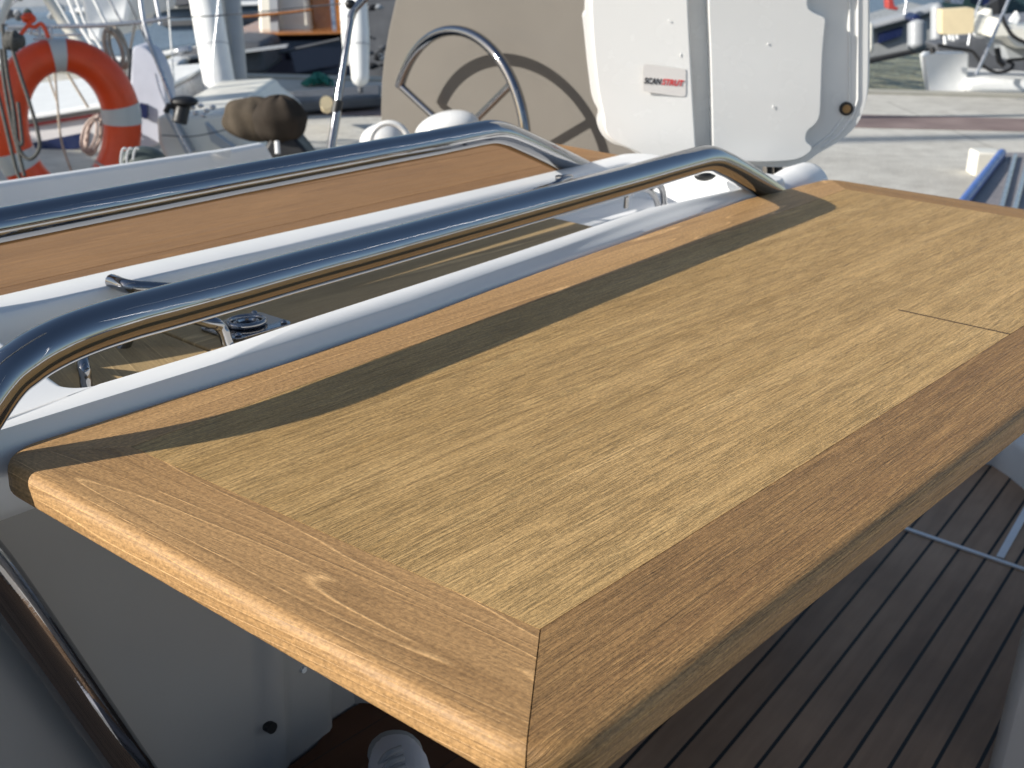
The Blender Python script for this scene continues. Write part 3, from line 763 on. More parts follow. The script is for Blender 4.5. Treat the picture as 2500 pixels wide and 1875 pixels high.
# ------------------------------------------------------------------ steering wheel and canvas panel
ZW = 3.35
wc = dep(1116, 337, ZW); rW = (242/FOC*ZW)/math.cos(math.radians(17.5))
W_ = thing('steering_wheel', wc, 'chrome steering wheel with spokes standing before the beige canvas panel', 'steering wheel')
tp = (dep(1092, 98, ZW)-wc)
ey = (RIGHT*.66-FWD*.75).normalized(); ez = Vector((0,0,1))
wr = MB(); a0, a1 = -60, 158
wr_pts = []
for i in range(60):
    a = math.radians(a0+(a1-a0)*i/59); wr_pts.append(wc+ey*(math.cos(a)*rW)+ez*(math.sin(a)*rW))
wr.tube(wr_pts, .0135, 20); wr.build('rim', M['chrome'], W_, smooth=80)
for a in (38, 157, -82):
    a = math.radians(a); MB().tube([wc+(ey*math.cos(a)+ez*math.sin(a))*.03, wc+(ey*math.cos(a)+ez*math.sin(a))*rW], .0095, 14).build('spoke', M['chrome'], W_)
MB().ball(wc, (.03,.06,.06), 20, 12).build('hub', M['chrome'], W_)
M['canvas'] = simple('beige_canvas', (113,109,103), rough=.95, var=.05, vscale=3, bump=.0008, bscale=500, spec=.1)
xp = wc.x+.135
def PXp(px, py, x=xp): return at(px, py, x, 0)
co_ = [(1010,-330),(985,-120),(962,0),(945,75),(934,140),(928,200),(926,269),(928,330),(935,420),(940,520),(1900,560),(1900,-300),(1500,-420)]
mb = MB(); mb.prism([PXp(x, y) for x, y in co_], (.03,0,0))
cvo = mb.build('canvas_panel', M['canvas'], None, smooth=40, bevel=.012); tag(cvo, 'large flat beige canvas panel behind the chrome wheel', 'canvas cover')

# white rounded covers in front of the panel
def blob(name, px, py, Z, rx, ry, rz, mat, label, cat, fn=None, tilt=0):
    c = dep(px, py, Z); ax = (RIGHT.copy(), FWD.copy(), UP.copy())
    if tilt:
        q = Matrix.Rotation(tilt, 3, FWD); ax = (q@ax[0], q@ax[1], q@ax[2])
    k = Z/FOC; m_ = MB(); m_.ball(c, (rx*k, ry*k, rz*k), 32, 18, axes=ax, fn=fn); o = m_.build(name, mat, None, smooth=80)
    tag(o, label, cat); return o
blob('compass_cover', 1092, 318, 2.9, 82, 60, 46, M['pod'], 'white oval compass cover below the wheel spokes', 'cover', tilt=-.28)
WC = thing('winch_cover', dep(935,345,2.8), 'small white domed winch cover left of the oval compass cover', 'cover')
k = 2.8/FOC
m_ = MB(); m_.ball(dep(935,352,2.8), (58*k, 50*k, 50*k), 28, 14, axes=(RIGHT,FWD,UP)); m_.build('dome', M['pod'], WC, smooth=80)
m_ = MB(); c = dep(952, 350, 2.72); m_.tube([c+RIGHT*(math.cos(t)*46*k)+UP*(math.sin(t)*48*k) for t in [2*math.pi*i/40 for i in range(40)]], 7*k, 10, closed=True); m_.build('rim', M['pod'], WC, smooth=80)

# ------------------------------------------------------------------ stanchion
STN = thing('stanchion', dep(800,372,2.6), 'slanting chrome stanchion tube with a dark joint left of the beige panel', 'stanchion')
kz = 2.6/FOC
MB().tube([dep(858,40,2.6), dep(824,250,2.6)], 8.5*kz, 16).build('upper_tube', M['chrome'], STN, smooth=80)
MB().tube([dep(823,272,2.6), dep(800,420,2.6), dep(795,480,2.6)], 11*kz, 16).build('lower_tube', M['chrome'], STN, smooth=80)
MB().tube([dep(826,246,2.6), dep(820,276,2.6)], 12*kz, 16).build('joint', M['black'], STN, smooth=80)
MB().tube(cat_rom([dep(856,45,2.6), dep(866,22,2.6), dep(895,-10,2.6), dep(935,-60,2.6)], 6), 10*kz, 16).build('bent_top', M['chrome'], STN, smooth=80)
MB().ball(dep(855,10,2.6), (14*kz,12*kz,12*kz), 16, 10).build('clamp', M['black'], STN)

# ------------------------------------------------------------------ quay, drain strip, water
def qmat():
    m = NT('concrete'); tc = m.n('ShaderNodeTexCoord').outputs['Object']
    a = m.noise(tc, .7, 4, .6); b = m.noise(tc, 9, 4, .6); c_ = m.noise(tc, 70, 2)
    f = m.math('ADD', m.math('MULTIPLY', m.rng(a, .3, .7), .6), m.math('MULTIPLY', m.rng(b, .3, .7), .4))
    st_ = m.noise(tc, 2.2, 5, .7); f = m.math('SUBTRACT', f, m.rng(st_, .56, .75, 0, .5), clamp=True)
    mp = m.n('ShaderNodeMapping'); m.l(tc, mp.inputs[0]); mp.inputs['Rotation'].default_value = (0,0,math.radians(47.6))
    bk = m.n('ShaderNodeTexBrick'); m.l(mp.outputs[0], bk.inputs[0]); bk.inputs['Scale'].default_value = .5; bk.inputs['Mortar Size'].default_value = .004; bk.inputs['Brick Width'].default_value = 1.6; bk.inputs['Row Height'].default_value = 1.1
    col = m.mix(f, s2l((164,160,151)), s2l((212,209,199))); col = m.mix(m.math('MULTIPLY', bk.outputs['Fac'], .5), col, s2l((110,105,96)))
    m.l(col, m.b.inputs['Base Color']); m.b.inputs['Roughness'].default_value = .9
    m.l(m.bump(m.math('ADD', b, c_), .004), m.b.inputs['Normal']); return m.m
M['quay'] = qmat()
qe = Vector((.674,-.739,0)).normalized(); qn = Vector((-.739,-.674,0)).normalized(); Q0 = Vector((7.5, 5.67, -.9))
def qbox(name, s0, s1, n0, n1, z0, z1, mat, **kw):
    mb = MB(); c = Q0*1; pts = [Q0+qe*s+qn*n for s, n in ((s0,n0),(s1,n0),(s1,n1),(s0,n1))]
    mb.prism([(p.x, p.y, z0) for p in pts], (0,0,z1-z0)); return mb.build(name, mat, None, smooth=0, **kw)
o = qbox('quay', -40, 40, .18, 4.7, -.9, -2.2, M['quay']); tag(o, kind='structure')
pq = at(1780, 292, -.9); MB().tube([pq, pq+Vector((0,0,2.6))], .045, 16).build('unseen_pole', M['gelsatin'], o)  # plain pole hidden behind the pod, placed to cast its shadow along the quay
M['kerb'] = simple('grey_kerb_stone', (168,165,154), rough=.9, var=.08)
o = qbox('quay_kerb', -40, 40, 0, .176, -.885, -2.2, M['kerb']); tag(o, kind='structure')
def drain():
    m = NT('rusty_grating'); tc = m.n('ShaderNodeTexCoord').outputs['Object']
    mp = m.n('ShaderNodeMapping'); m.l(tc, mp.inputs[0]); mp.inputs['Rotation'].default_value = (0,0,math.radians(47.6)); mp.inputs['Scale'].default_value = (28,4,1)
    wv = m.n('ShaderNodeTexChecker'); m.l(mp.outputs[0], wv.inputs[0]); wv.inputs['Scale'].default_value = 1
    n1 = m.noise(tc, 3, 3); col = m.mix(m.rng(n1,.3,.7), s2l((122,104,100)), s2l((150,132,126)))
    col = m.mix(m.math('MULTIPLY', wv.outputs['Fac'], .25), col, s2l((84,70,68)))
    m.l(col, m.b.inputs['Base Color']); m.b.inputs['Roughness'].default_value = .8; return m.m
M['drain'] = drain()
o = qbox('drain_channel', -40, 40, 1.25, 1.80, -.896, -.902, M['drain']); tag(o, kind='structure')
def watermat():
    m = NT('harbour_water'); tc = m.n('ShaderNodeTexCoord').outputs['Object']
    m.b.inputs['Base Color'].default_value = (.015,.035,.05,1); m.b.inputs['Roughness'].default_value = .06
    m.b.inputs['Specular IOR Level'].default_value = .2
    h = m.math('ADD', m.noise(tc, 1.3, 4, .55), m.math('MULTIPLY', m.noise(tc, 6, 3), .3)); m.l(m.bump(h, .12), m.b.inputs['Normal']); return m.m
M['water'] = watermat()
mb = MB(); mb.add([(-150,-150,-1.75),(150,-150,-1.75),(150,150,-1.75),(-150,150,-1.75)], [(0,1,2,3)]); tag(mb.build('water', M['water'], None, smooth=0), kind='structure')

# ------------------------------------------------------------------ covered winch (dark bag on a pedestal)
M['bag'] = simple('dark_brown_canvas', (60,54,48), rough=.95, var=.25, vscale=9, spec=.1)
BG = thing('covered_winch', dep(690,380,3.9), 'dark brown canvas-covered winch on a dark slanting base behind the coaming', 'covered winch')
k = 3.9/FOC
def bagfn(x, y, z):
    a = math.atan2(y, x); return 1+.07*math.sin(a*7+z*3)+.08*math.sin(a*3+1)*(1-z*z)+.045*math.sin(a*13+z*5)-.12*max(0,-z)*(1-abs(x))
MB().ball(dep(684,294,3.9), (64*k, 62*k, 60*k), 64, 28, axes=(RIGHT,FWD,UP), fn=lambda x,y,z: 1+.035*math.sin(math.atan2(y,x)*6+z*2)+.02*math.sin(z*9)).build('cover', M['bag'], BG, smooth=80)
M['bag2'] = simple('light_brown_canvas', (84,76,66), rough=.95, var=.2, vscale=9, spec=.1)
MB().ball(dep(620,290,4.0), (76*k, 50*k, 56*k), 72, 28, axes=(RIGHT,FWD,UP), fn=lambda x,y,z: 1+.05*math.sin(math.atan2(y,x)*8+z*2)*(1-z*z)+.05*math.sin(z*6+x*3)).build('drape', M['bag2'], BG, smooth=80)
mb = MB(); mb.prism([dep(x,y,3.88) for x,y in ((660,335),(716,330),(742,362),(770,400),(690,402),(640,372))], FWD*.12); mb.build('base', M['black'], BG, bevel=.01)
MB().tube([dep(676,345,3.82), dep(678,375,3.82)], 6*k, 10).build('toggle', M['gelsatin'], BG)
# ------------------------------------------------------------------ neighbouring yacht at left with lifebuoy and lines
def pr(name, pts, Z, th, mat, par=None, bevel=0, smooth=40, Zs=None):
    """outline at depth Z given its own thickness th away from the viewer"""
    mb = MB(); mb.prism([dep(x, y, Z) for x, y in pts], FWD*th); return mb.build(name, mat, par, smooth=smooth, bevel=bevel)
def tb(name, pts, Z, rpx, mat, par=None, k=8, n=10, straight=False):
    q = [dep(p[0], p[1], p[2] if len(p) > 2 else Z) for p in pts]
    return MB().tube(q if straight else cat_rom(q, k), rpx*Z/FOC, n).build(name, mat, par, smooth=80)
M['hullw'] = simple('hull_white', (.66,.63,.62), rough=.3, var=.03)
M['navy'] = simple('navy_paint', (.012,.02,.07), rough=.3)
M['red'] = simple('red_stripe', (.45,.06,.05), rough=.4)
M['orange'] = simple('orange_vinyl', (.78,.075,.015), rough=.38, var=.06, vscale=15)
M['band'] = simple('reflective_band', (.55,.57,.56), rough=.4)
M['rope'] = simple('tan_rope', (.42,.36,.29), rough=.95, var=.2, vscale=60)
M['rope2'] = simple('pinkish_rope', (.48,.38,.33), rough=.95, var=.2, vscale=60)
M['drope'] = simple('dark_rope', (.07,.07,.065), rough=.8, var=.5, vscale=150)
M['grey'] = simple('grey_paint', (.35,.37,.39), rough=.45)
M['dgrey'] = simple('dark_grey', (.09,.095,.105), rough=.6, var=.2)
M['steelblue'] = simple('blue_grey_paint', (.16,.22,.29), rough=.3)
M['varnish'] = simple('varnished_wood', (.38,.15,.04), rough=.25, var=.2, vscale=5, coat=.6)
M['cream'] = simple('cream_paint', (.74,.72,.64), rough=.4)
M['white'] = simple('white_paint', (.80,.81,.80), rough=.35)
M['green'] = simple('green_net', (.02,.16,.12), rough=.9)
M['yellow'] = simple('yellow_cover', (.72,.60,.38), rough=.6, var=.08, vscale=6)
M['blue'] = simple('blue_paint', (.05,.13,.42), rough=.35)
M['dblock'] = simple('dark_green_block', (.06,.075,.07), rough=.45)
M['alloy'] = simple('brushed_alloy', (.55,.56,.58), rough=.3, metal=.9)
NB = thing('moored_yacht', dep(150,420,6.6), 'white yacht with navy and red hull stripes moored alongside at the left', 'sailboat')
hull2 = [(-400,345),(85,292),(235,268),(330,258),(345,300),(330,420),(300,560),(-400,640)]
pr('hull', hull2, 6.6, 1.6, M['hullw'], NB, bevel=.03)
pr('navy_stripe', [(-400,455),(100,345),(215,322),(214,358),(100,382),(-400,505)], 6.585, .03, M['navy'], NB)
pr('red_stripe', [(-400,382),(90,300),(240,277),(240,283),(90,307),(-400,391)], 6.585, .03, M['red'], NB)
pr('gunwale', [(-400,330),(85,278),(235,254),(335,246),(335,258),(235,268),(85,292),(-400,346)], 6.55, 1.7, M['white'], NB, bevel=.01)
pr('wheelhouse', [(180,-60),(330,-60),(310,58),(255,56),(250,105),(215,98),(200,20)], 8.2, 1.2, M['white'], NB, bevel=.03)
tb('guard_rail', [(20,66),(145,64),(250,62),(360,52),(410,44)], 5.4, 5.5, M['alloy'], NB)
tb('guard_rail', [(-20,70),(120,84),(200,85)], 5.4, 3, M['alloy'], NB)
tb('pushpit_post', [(335,-80),(352,55),(388,160),(430,270)], 5.4, 6, M['alloy'], NB)
tb('boom', [(95,-40),(150,50),(215,130),(290,225),(330,290)], 6.2, 13, M['cream'], NB, straight=True)
tb('strut', [(160,-20),(190,55),(232,120)], 6.0, 5, M['white'], NB, straight=True)
tb('strut', [(180,-20),(205,50),(248,118)], 6.0, 4, M['white'], NB, straight=True)
tb('strut', [(30,-20),(14,20),(-6,75)], 5.0, 9, M['cream'], NB, straight=True)
tb('guard_wire', [(400,45),(560,36),(760,16),(1000,-6)], 5.4, 1.6, M['dgrey'], NB)
tb('post', [(318,120),(312,250),(318,330)], 5.5, 6, M['dgrey'], NB)
tb('stay', [(134,178),(141,260),(150,345),(175,420)], 5.5, 2.8, M['rope'], NB)
tb('stay', [(115,180),(140,250)], 5.5, 2.5, M['rope'], NB, straight=True)
tb('stay', [(165,180),(215,262)], 5.5, 3.2, M['rope'], NB, straight=True)
# lifebuoy
ZL = 5.2; k = ZL/FOC
LB = thing('lifebuoy', dep(160,480,ZL), 'orange ring lifebuoy with silver bands hanging on the moored yacht', 'lifebuoy')
cen = dep(163, 312, ZL)
axr = (RIGHT*.94+FWD*.34).normalized()
def lbp(a, rr=1.0, tw=0): return cen + RIGHT*(math.cos(a)*(118+8*math.sin(a))*k*rr) + UP*(math.sin(a)*174*k*rr) + FWD*(math.cos(a)*.10)
mb = MB(); N_ = 80; P_ = [lbp(2*math.pi*i/N_) for i in range(N_)]
mb.tube(P_, [ (38+8*abs(math.cos(2*math.pi*i/N_)))*k for i in range(N_)], 24, closed=True); mb.build('ring', M['orange'], LB, smooth=80)
for a0, a1 in ((86,99),(2,17),(180+16,180+31)):
    pts = [lbp(math.radians(a0+(a1-a0)*i/6)) for i in range(7)]
    rr = [(39.5+8*abs(math.cos(math.radians(a0+(a1-a0)*i/6))))*k for i in range(7)]
    MB().tube(pts, rr, 24).build('reflective_band', M['band'], LB, smooth=60)
for q in (0, 1):
    a0 = -38-q*8; pts = [lbp(math.radians(a0-3*i/3)) for i in range(4)]
    MB().tube(pts, [(40.5+8*abs(math.cos(math.radians(a0))))*k]*4, 24).build('lashing', M['rope2'], LB, smooth=60)
shc = cen+RIGHT*.16+SUN*1.45; sx_ = SUN.cross(UP).normalized(); sz_ = sx_.cross(SUN).normalized()
MB().box(shc, (.56,.03,1.2), (sx_, SUN, sz_)).build('sun_blocker', M['dgrey'], NB, bevel=.01)  # unseen panel added to keep the sun off most of the lifebuoy
# knot of orange cord
o = MB(); q = [dep(x,y,4.9) for x,y in ((48,88),(60,72),(72,55),(60,42),(74,36),(84,48),(68,58),(84,66),(100,58),(112,74),(118,92))]
o.tube(cat_rom(q,6), 5*4.9/FOC, 10); o.ball(dep(66,44,4.9), (13*k,12*k,11*k), 16, 10, fn=lambda x,y,z: 1+.2*math.sin(7*x)*math.sin(6*z)); tag(o.build('cord_knot', M['orange'], None, smooth=80), 'orange knotted cord above the lifebuoy', 'cord')
def coil(name, px, py, Z, w_, h_, n, r, mat, label, cat='rope', tilt=0.2, group=None):
    mb = MB()
    for i in range(n):
        pts = []; dx = random.uniform(-1,1)*w_*.25; dh = random.uniform(.85,1.1); ph = random.random()
        for j in range(24):
            a = 2*math.pi*j/24; x = px+dx+math.cos(a)*w_*.5+math.sin(a)*h_*tilt*.5; y = py+math.sin(a)*h_*.5*dh
            pts.append(dep(x, y, Z+random.uniform(-.01,.01)+i*.012))
        mb.tube(pts, r*Z/FOC, 8, closed=True)
    o = mb.build(name, mat, None, smooth=80); tag(o, label, cat, group); return o
coil('rope_coil', 283, 118, 5.3, 40, 100, 8, 3.6, M['rope'], 'tan rope coil hanging from the guard rail right of the lifebuoy', tilt=.25)
coil('rope_coil', 224, 330, 5.6, 34, 92, 8, 3.4, M['rope2'], 'pale pinkish rope coil inside the lower right of the lifebuoy', tilt=-.2)
# dark hanging line with block at far left
DR = MB()
for pts in ([(2,120),(10,200),(28,300),(45,370),(60,430)], [(8,85),(18,180),(34,270),(46,360),(70,388),(92,372),(96,340),(78,270),(52,190),(30,120)], [(6,60),(14,160),(30,250),(38,330),(54,352),(50,300),(44,250)], [(-10,210),(10,290),(36,400),(50,440)]):
    DR.tube(cat_rom([dep(x,y,4.2) for x,y in pts], 8), 4.6*4.2/FOC, 10)
DR.ball(dep(33,100,4.2), (26*4.2/FOC, .03, 24*4.2/FOC), 20, 12, axes=(RIGHT,FWD,UP), fn=lambda x,y,z: 1+.12*math.sin(9*x))
tag(DR.build('dark_rope', M['drope'], None, smooth=80), 'black rope looped from a block in front of the lifebuoy', 'rope')
sh_ = MB()
for dx in (0, 14, 30): sh_.tube(cat_rom([dep(72+dx,84-dx*.4,5.0), dep(82+dx,66,5.0), dep(95+dx,70,5.0), dep(96+dx,92,5.0), dep(82+dx,96,5.0)],6), 3.4*5/FOC, 8)
tag(sh_.build('shackles', M['alloy'], None, smooth=80), 'steel shackles clustered on the guard rail above the lifebuoy', 'shackle')
# white case beside the ring
CS = thing('buoy_case', dep(355,360,5.7), 'pale lavender upright case with a dark mark right of the lifebuoy', 'case')
pr('shell', [(p.x, p.y) for p in cat_rom([Vector(q) for q in ((322,130,0),(338,113,0),(368,128,0),(392,170,0),(405,230,0),(404,290,0),(394,345,0),(360,360,0),(326,350,0),(320,240,0))], 5, closed=True)], 5.7, .16, M['grey2'] if 'grey2' in M else simple('pale_lavender', (.52,.54,.62), rough=.6), CS, bevel=.02)
pr('dark_mark', [(341,252),(358,256),(360,284),(356,291),(343,286)], 5.68, .03, M['navy'], CS)
# grey-green ribbed block on the coaming
BK = thing('deck_block', dep(310,400,2.45), 'dark grey-green ribbed deck block behind the white coaming', 'deck block')
k = 2.45/FOC
MB().ball(dep(350,395,2.45), (58*k,46*k,38*k), 28, 14, axes=(RIGHT,FWD,UP)).build('body', M['dblock'], BK)
for px in (301, 315, 331):
    c = dep(px+6, 396, 2.42); MB().tube([c+UP*(math.sin(a)*34*k)-RIGHT*(math.cos(a)*11*k) for a in [math.radians(-20+i*12) for i in range(12)]], 3.2*k, 8).build('rib', M['grey'], BK)
# black winch and small hardware at mid left
WN = thing('deck_winch', dep(440,300,5.0), 'small black winch on the cream deck left of the tall white fender', 'winch')
k = 5/FOC
MB().ball(dep(450,248,5), (34*k,30*k,14*k), 24, 10, axes=(RIGHT,FWD,UP)).build('drum', M['black'], WN)
MB().tube([dep(448,255,5), dep(438,300,5)], 18*k, 20).build('base', M['black'], WN)
MB().tube([dep(430,262,5), dep(412,258,5), dep(405,275,5)], 8*k, 10).build('handle', M['black'], WN)
# deck of the neighbouring boat seen at mid left
SK = thing('small_boat', dep(480,370,5.6), 'cream open boat deck with grey strips behind the white coaming', 'boat')
pr('deck', [(380,285),(545,278),(560,300),(620,350),(640,420),(420,430),(385,350)], 5.4, 1.2, M['cream'], SK, bevel=.02)
pr('grey_strip', [(398,270),(412,268),(470,372),(455,378)], 5.35, .05, M['grey'], SK)  # narrow grey strips laid over the cream deck
pr('grey_strip', [(500,300),(528,330),(590,375),(570,382),(515,345)], 5.3, .05, M['grey'], SK)
tb('guard_wire', [(380,180),(396,235),(440,330),(470,380)], 5.1, 2, M['alloy'], SK)
tb('guard_wire', [(395,330),(470,333),(560,315)], 5.1, 1.5, M['dgrey'], SK)

# ------------------------------------------------------------------ fenders on the quay
def fender(x0, y0, x1, y1, Z, r, label, taper=0.0, group='tall white fenders', mat=None):
    a, b = dep(x0, y0, Z), dep(x1, y1, Z); k = Z/FOC; d = (b-a); F_ = thing('fender', b, label, 'fender', group)
    n = 26; pts = []; rs = []
    for i in range(n+1):
        t = i/n; pts.append(a+d*t); e = min(t, 1-t); rs.append(r*k*(min(1, (e/.06))**.5*.98+.02 if e < .06 else 1)*(1-taper*abs(t-.55)))
    MB().tube(pts, rs, 28).build('body', mat or M['white'], F_, smooth=80)
    MB().tube([b, b+d.normalized()*12*k], r*.25*k, 10).build('eye', M['dgrey'], F_)
    tt = a+d*.62
    MB().tube([tt, tt+d.normalized()*2*k], r*1.02*k, 28).build('seam', M['grey'], F_)
fender(480, -120, 545, 256, 7.6, 38, 'tall white fender leaning before the blue-grey hull at the left')
fender(845, -120, 862, 165, 8.2, 24, 'slim white fender hanging left of the chrome stanchion top', .2)
fender(872, -60, 880, 214, 7.8, 26, 'white fender with tapered ends standing right of the chrome stanchion', .5)
fender(552, -140, 583, 222, 7.75, 24, 'slim grey fender half hidden behind the tall leaning white one', .1, group=None, mat=M['grey'])
tb('rigging', [(535,-20),(528,60),(520,150),(525,200)], 7, 1.6, M['alloy']); tag(bpy.context.scene.objects['rigging'], 'thin steel rigging wire beside the tall leaning fender', 'wire')

# ------------------------------------------------------------------ boats across the water, left to right
B1 = thing('motor_yacht', dep(330,150,15), 'blue-grey motor yacht hull filling the top left background', 'boat')
pr('hull', [(-200,40),(170,28),(430,20),(760,10),(760,96),(500,110),(430,120),(330,140),(-200,150)], 15, 3.5, M['steelblue'], B1, bevel=.05)
pr('deck_house', [(-200,-160),(700,-160),(700,2),(430,10),(170,22),(-200,34)], 16, 2.5, M['grey'], B1, bevel=.05)
pr('gunwale', [(170,22),(430,12),(700,3),(700,12),(430,22),(170,32)], 14.9, .3, M['white'], B1, bevel=.02)
pr('window_band', [(395,52),(700,40),(700,52),(395,64)], 14.95, .1, M['dgrey'], B1)
pr('dark_awning', [(395,-30),(470,-30),(462,14),(395,18)], 14.5, 1.0, M['dgrey'], B1, bevel=.02)
pr('keel_line', [(-200,150),(330,140),(430,120),(500,112),(500,122),(430,133),(330,152),(-200,165)], 14.9, .3, M['white'], B1, bevel=.02)
B2 = thing('classic_yacht', dep(750,180,11.2), 'black-hulled classic yacht with varnished cabin and cream sides', 'sailboat')
pr('hull', [(545,96),(590,88),(620,86),(760,84),(880,80),(1000,78),(1000,200),(560,186),(556,150)], 11.2, 3.0, simple('black_hull', (.008,.010,.018), rough=.12, coat=.6), B2, bevel=.05)
pr('cap_rail', [(540,88),(600,80),(760,79),(900,75),(900,82),(760,86),(600,88),(542,97)], 11.1, 3.0, M['varnish'], B2, bevel=.01)
pr('cabin_side', [(628,-40),(745,-40),(760,80),(632,80)], 11.4, 1.5, M['cream'], B2, bevel=.03)
pr('cabin_post', [(655,-40),(676,-40),(680,80),(660,80)], 11.3, .08, M['grey'], B2)
pr('cabin_trim', [(625,34),(756,24),(756,28),(625,39)], 11.25, .05, M['varnish'], B2)
pr('varnished_cabin', [(748,-60),(842,-60),(838,82),(762,82)], 11.5, 2.0, M['varnish'], B2, bevel=.03)
pr('cabin_frame', [(800,-60),(812,-60),(822,80),(812,80)], 11.35, .05, M['alloy'], B2)
tb('guard_rail', [(540,44),(640,38),(760,24)], 11.0, 3.2, M['varnish'], B2, straight=True)
for x in (560, 568): tb('stanchion_post', [(x,46),(x+5,84)], 11.0, 1.8, M['white'], B2, straight=True)
tb('mooring_line', [(560,148),(640,138),(720,120),(830,96)], 10.8, 4, M['dgrey'], B2)
B3 = thing('fishing_boat', dep(950,120,10.6), 'dark cluttered boat stern between the white fenders and the beige panel', 'boat')
pr('hull', [(838,-60),(1000,-60),(1000,200),(905,205),(880,190),(850,60)], 10.6, 2.0, M['dgrey'], B3, bevel=.05)
for i in range(22):
    x = random.uniform(880,950); y = random.uniform(5,195); q = dep(x, y, 10.4); s = random.uniform(4,11)*10.4/FOC
    MB().ball(q, (s*1.4, s, s*.7), 10, 6, fn=lambda x,y,z: 1+.2*math.sin(5*x+3*z)).build('gear', random.choice([M['black'], M['dgrey'], M['grey'], M['black']]), B3)
B4 = thing('dark_launch', dep(600,180,9.9), 'low dark launch lying under the leaning white fender', 'boat')
pr('hull', [(395,150),(470,118),(560,100),(640,105),(650,180),(560,186),(480,190),(440,182)], 10.2, .8, M['dgrey'], B4, bevel=.05)
pr('deck_glint', [(425,118),(465,112),(468,128),(430,135)], 10.0, .1, M['alloy'], B4, bevel=.02)
pr('rub_rail', [(440,140),(560,128),(700,110),(700,116),(560,134),(440,147)], 10.1, .1, M['grey'], B4)
pr('white_bow', [(382,165),(398,148),(440,150),(436,172),(388,180)], 9.9, .5, M['white'], B4, bevel=.03)
# items on the quay left
NET = MB()
for i in range(26):
    a = at(random.uniform(758,812), random.uniform(190,206), -.88); b = at(random.uniform(735,820), random.uniform(192,208), -.88)
    NET.tube(cat_rom([a, a.lerp(b,.5)+Vector((0,0,.05*random.random())), b], 5), .012, 6)
tag(NET.build('net_heap', M['green'], None, smooth=80), 'heap of dark green netting at the quay edge', 'net')
FR = MB(); FR.prism([at(x,y,-.88) for x,y in ((705,250),(930,232),(932,262),(720,278))], (0,0,.07)); tag(FR.build('folded_tarpaulin', M['dgrey'], None, bevel=.02), 'dark grey folded tarpaulin lying on the quay left of the beige panel', 'tarpaulin')
YV = MB(); YV.tube([at(798,262,-.80), at(797,250,-.70)], .035, 12); tag(YV.build('yellow_float', M['yellow'], None), 'small yellow float beside the dark tarpaulin', 'float')

# ------------------------------------------------------------------ right background
B5 = thing('grey_yacht', dep(2200,150,13), 'grey hulled yacht with dark windows right of the display pod', 'boat')
pr('hull', [(2060,84),(2120,72),(2230,40),(2300,20),(2330,60),(2330,125),(2270,122),(2120,152),(2060,168)], 13, 3, simple('hull_grey', (.30,.31,.31), rough=.3), B5, bevel=.05)
pr('sheer_band', [(2060,76),(2120,62),(2230,32),(2300,10),(2300,24),(2230,46),(2120,76),(2060,90)], 12.9, .3, M['grey'], B5, bevel=.02)
pr('window', [(2145,82),(2205,64),(2200,88),(2146,106)], 12.95, .1, M['navy'], B5)
pr('boot_stripe', [(2060,160),(2120,148),(2270,116),(2270,124),(2120,157),(2060,170)], 12.9, .2, M['black'], B5)
pr('coach_roof', [(2060,-60),(2330,-90),(2330,10),(2230,30),(2120,60),(2060,74)], 14, 2, M['steelblue'], B5, bevel=.04)
pr('red_cowl', [(2166,-20),(2178,-20),(2184,14),(2196,20),(2190,26),(2168,22)], 12.6, .15, M['red'], B5, bevel=.01)
tb('stanchion_post', [(2216,-20),(2208,36)], 12.5, 2.5, M['alloy'], B5, straight=True)
pr('dark_sail_bag', [(2226,46),(2240,32),(2256,50),(2230,56)], 12.4, .3, M['navy'], B5, bevel=.02)
def upright(name, x0, x1, y0, y1, Z, mat, label, cat, group=None):
    k = Z/FOC; a = dep((x0+x1)/2, y0, Z); b = dep((x0+x1)/2, y1, Z); r = (x1-x0)/2*k; n = 16
    o = MB().tube([a+(b-a)*(i/n) for i in range(n+1)], [r*(.15+.85*min(1, min(i, n-i)/2.0)**.6) for i in range(n+1)], 24).build(name, mat, None, smooth=80); tag(o, label, cat, group); return o
upright('fender', 2216, 2262, 48, 126, 12.0, M['grey'], 'short grey fender against the grey yacht hull', 'fender')
upright('fender', 2272, 2304, 6, 112, 11.6, M['grey'], 'long grey fender hanging left of the yellow cover', 'fender')
upright('fender', 2118, 2132, 55, 130, 11.8, M['cream'], 'cream fender at the edge of the display pod', 'fender')
YB = thing('yellow_cover', dep(2340,90,9.4), 'pale yellow rounded square cover hanging on the boat at the right', 'cover')
pr('cover', [(p.x, p.y) for p in cat_rom([Vector(q) for q in ((2300,30,0),(2304,24,0),(2340,22,0),(2374,20,0),(2379,28,0),(2378,60,0),(2374,80,0),(2340,84,0),(2306,84,0),(2300,78,0))], 4, closed=True)], 9.4, .12, M['yellow'], YB, bevel=.02)
for (x, y, l) in ((2306,88,20),(2318,86,12),(2326,86,14),(2336,86,9)): MB().tube([dep(x,y,9.4), dep(x+2,y+l,9.4)], 4*9.4/FOC, 10).build('tie_tail', M['white'], YB)
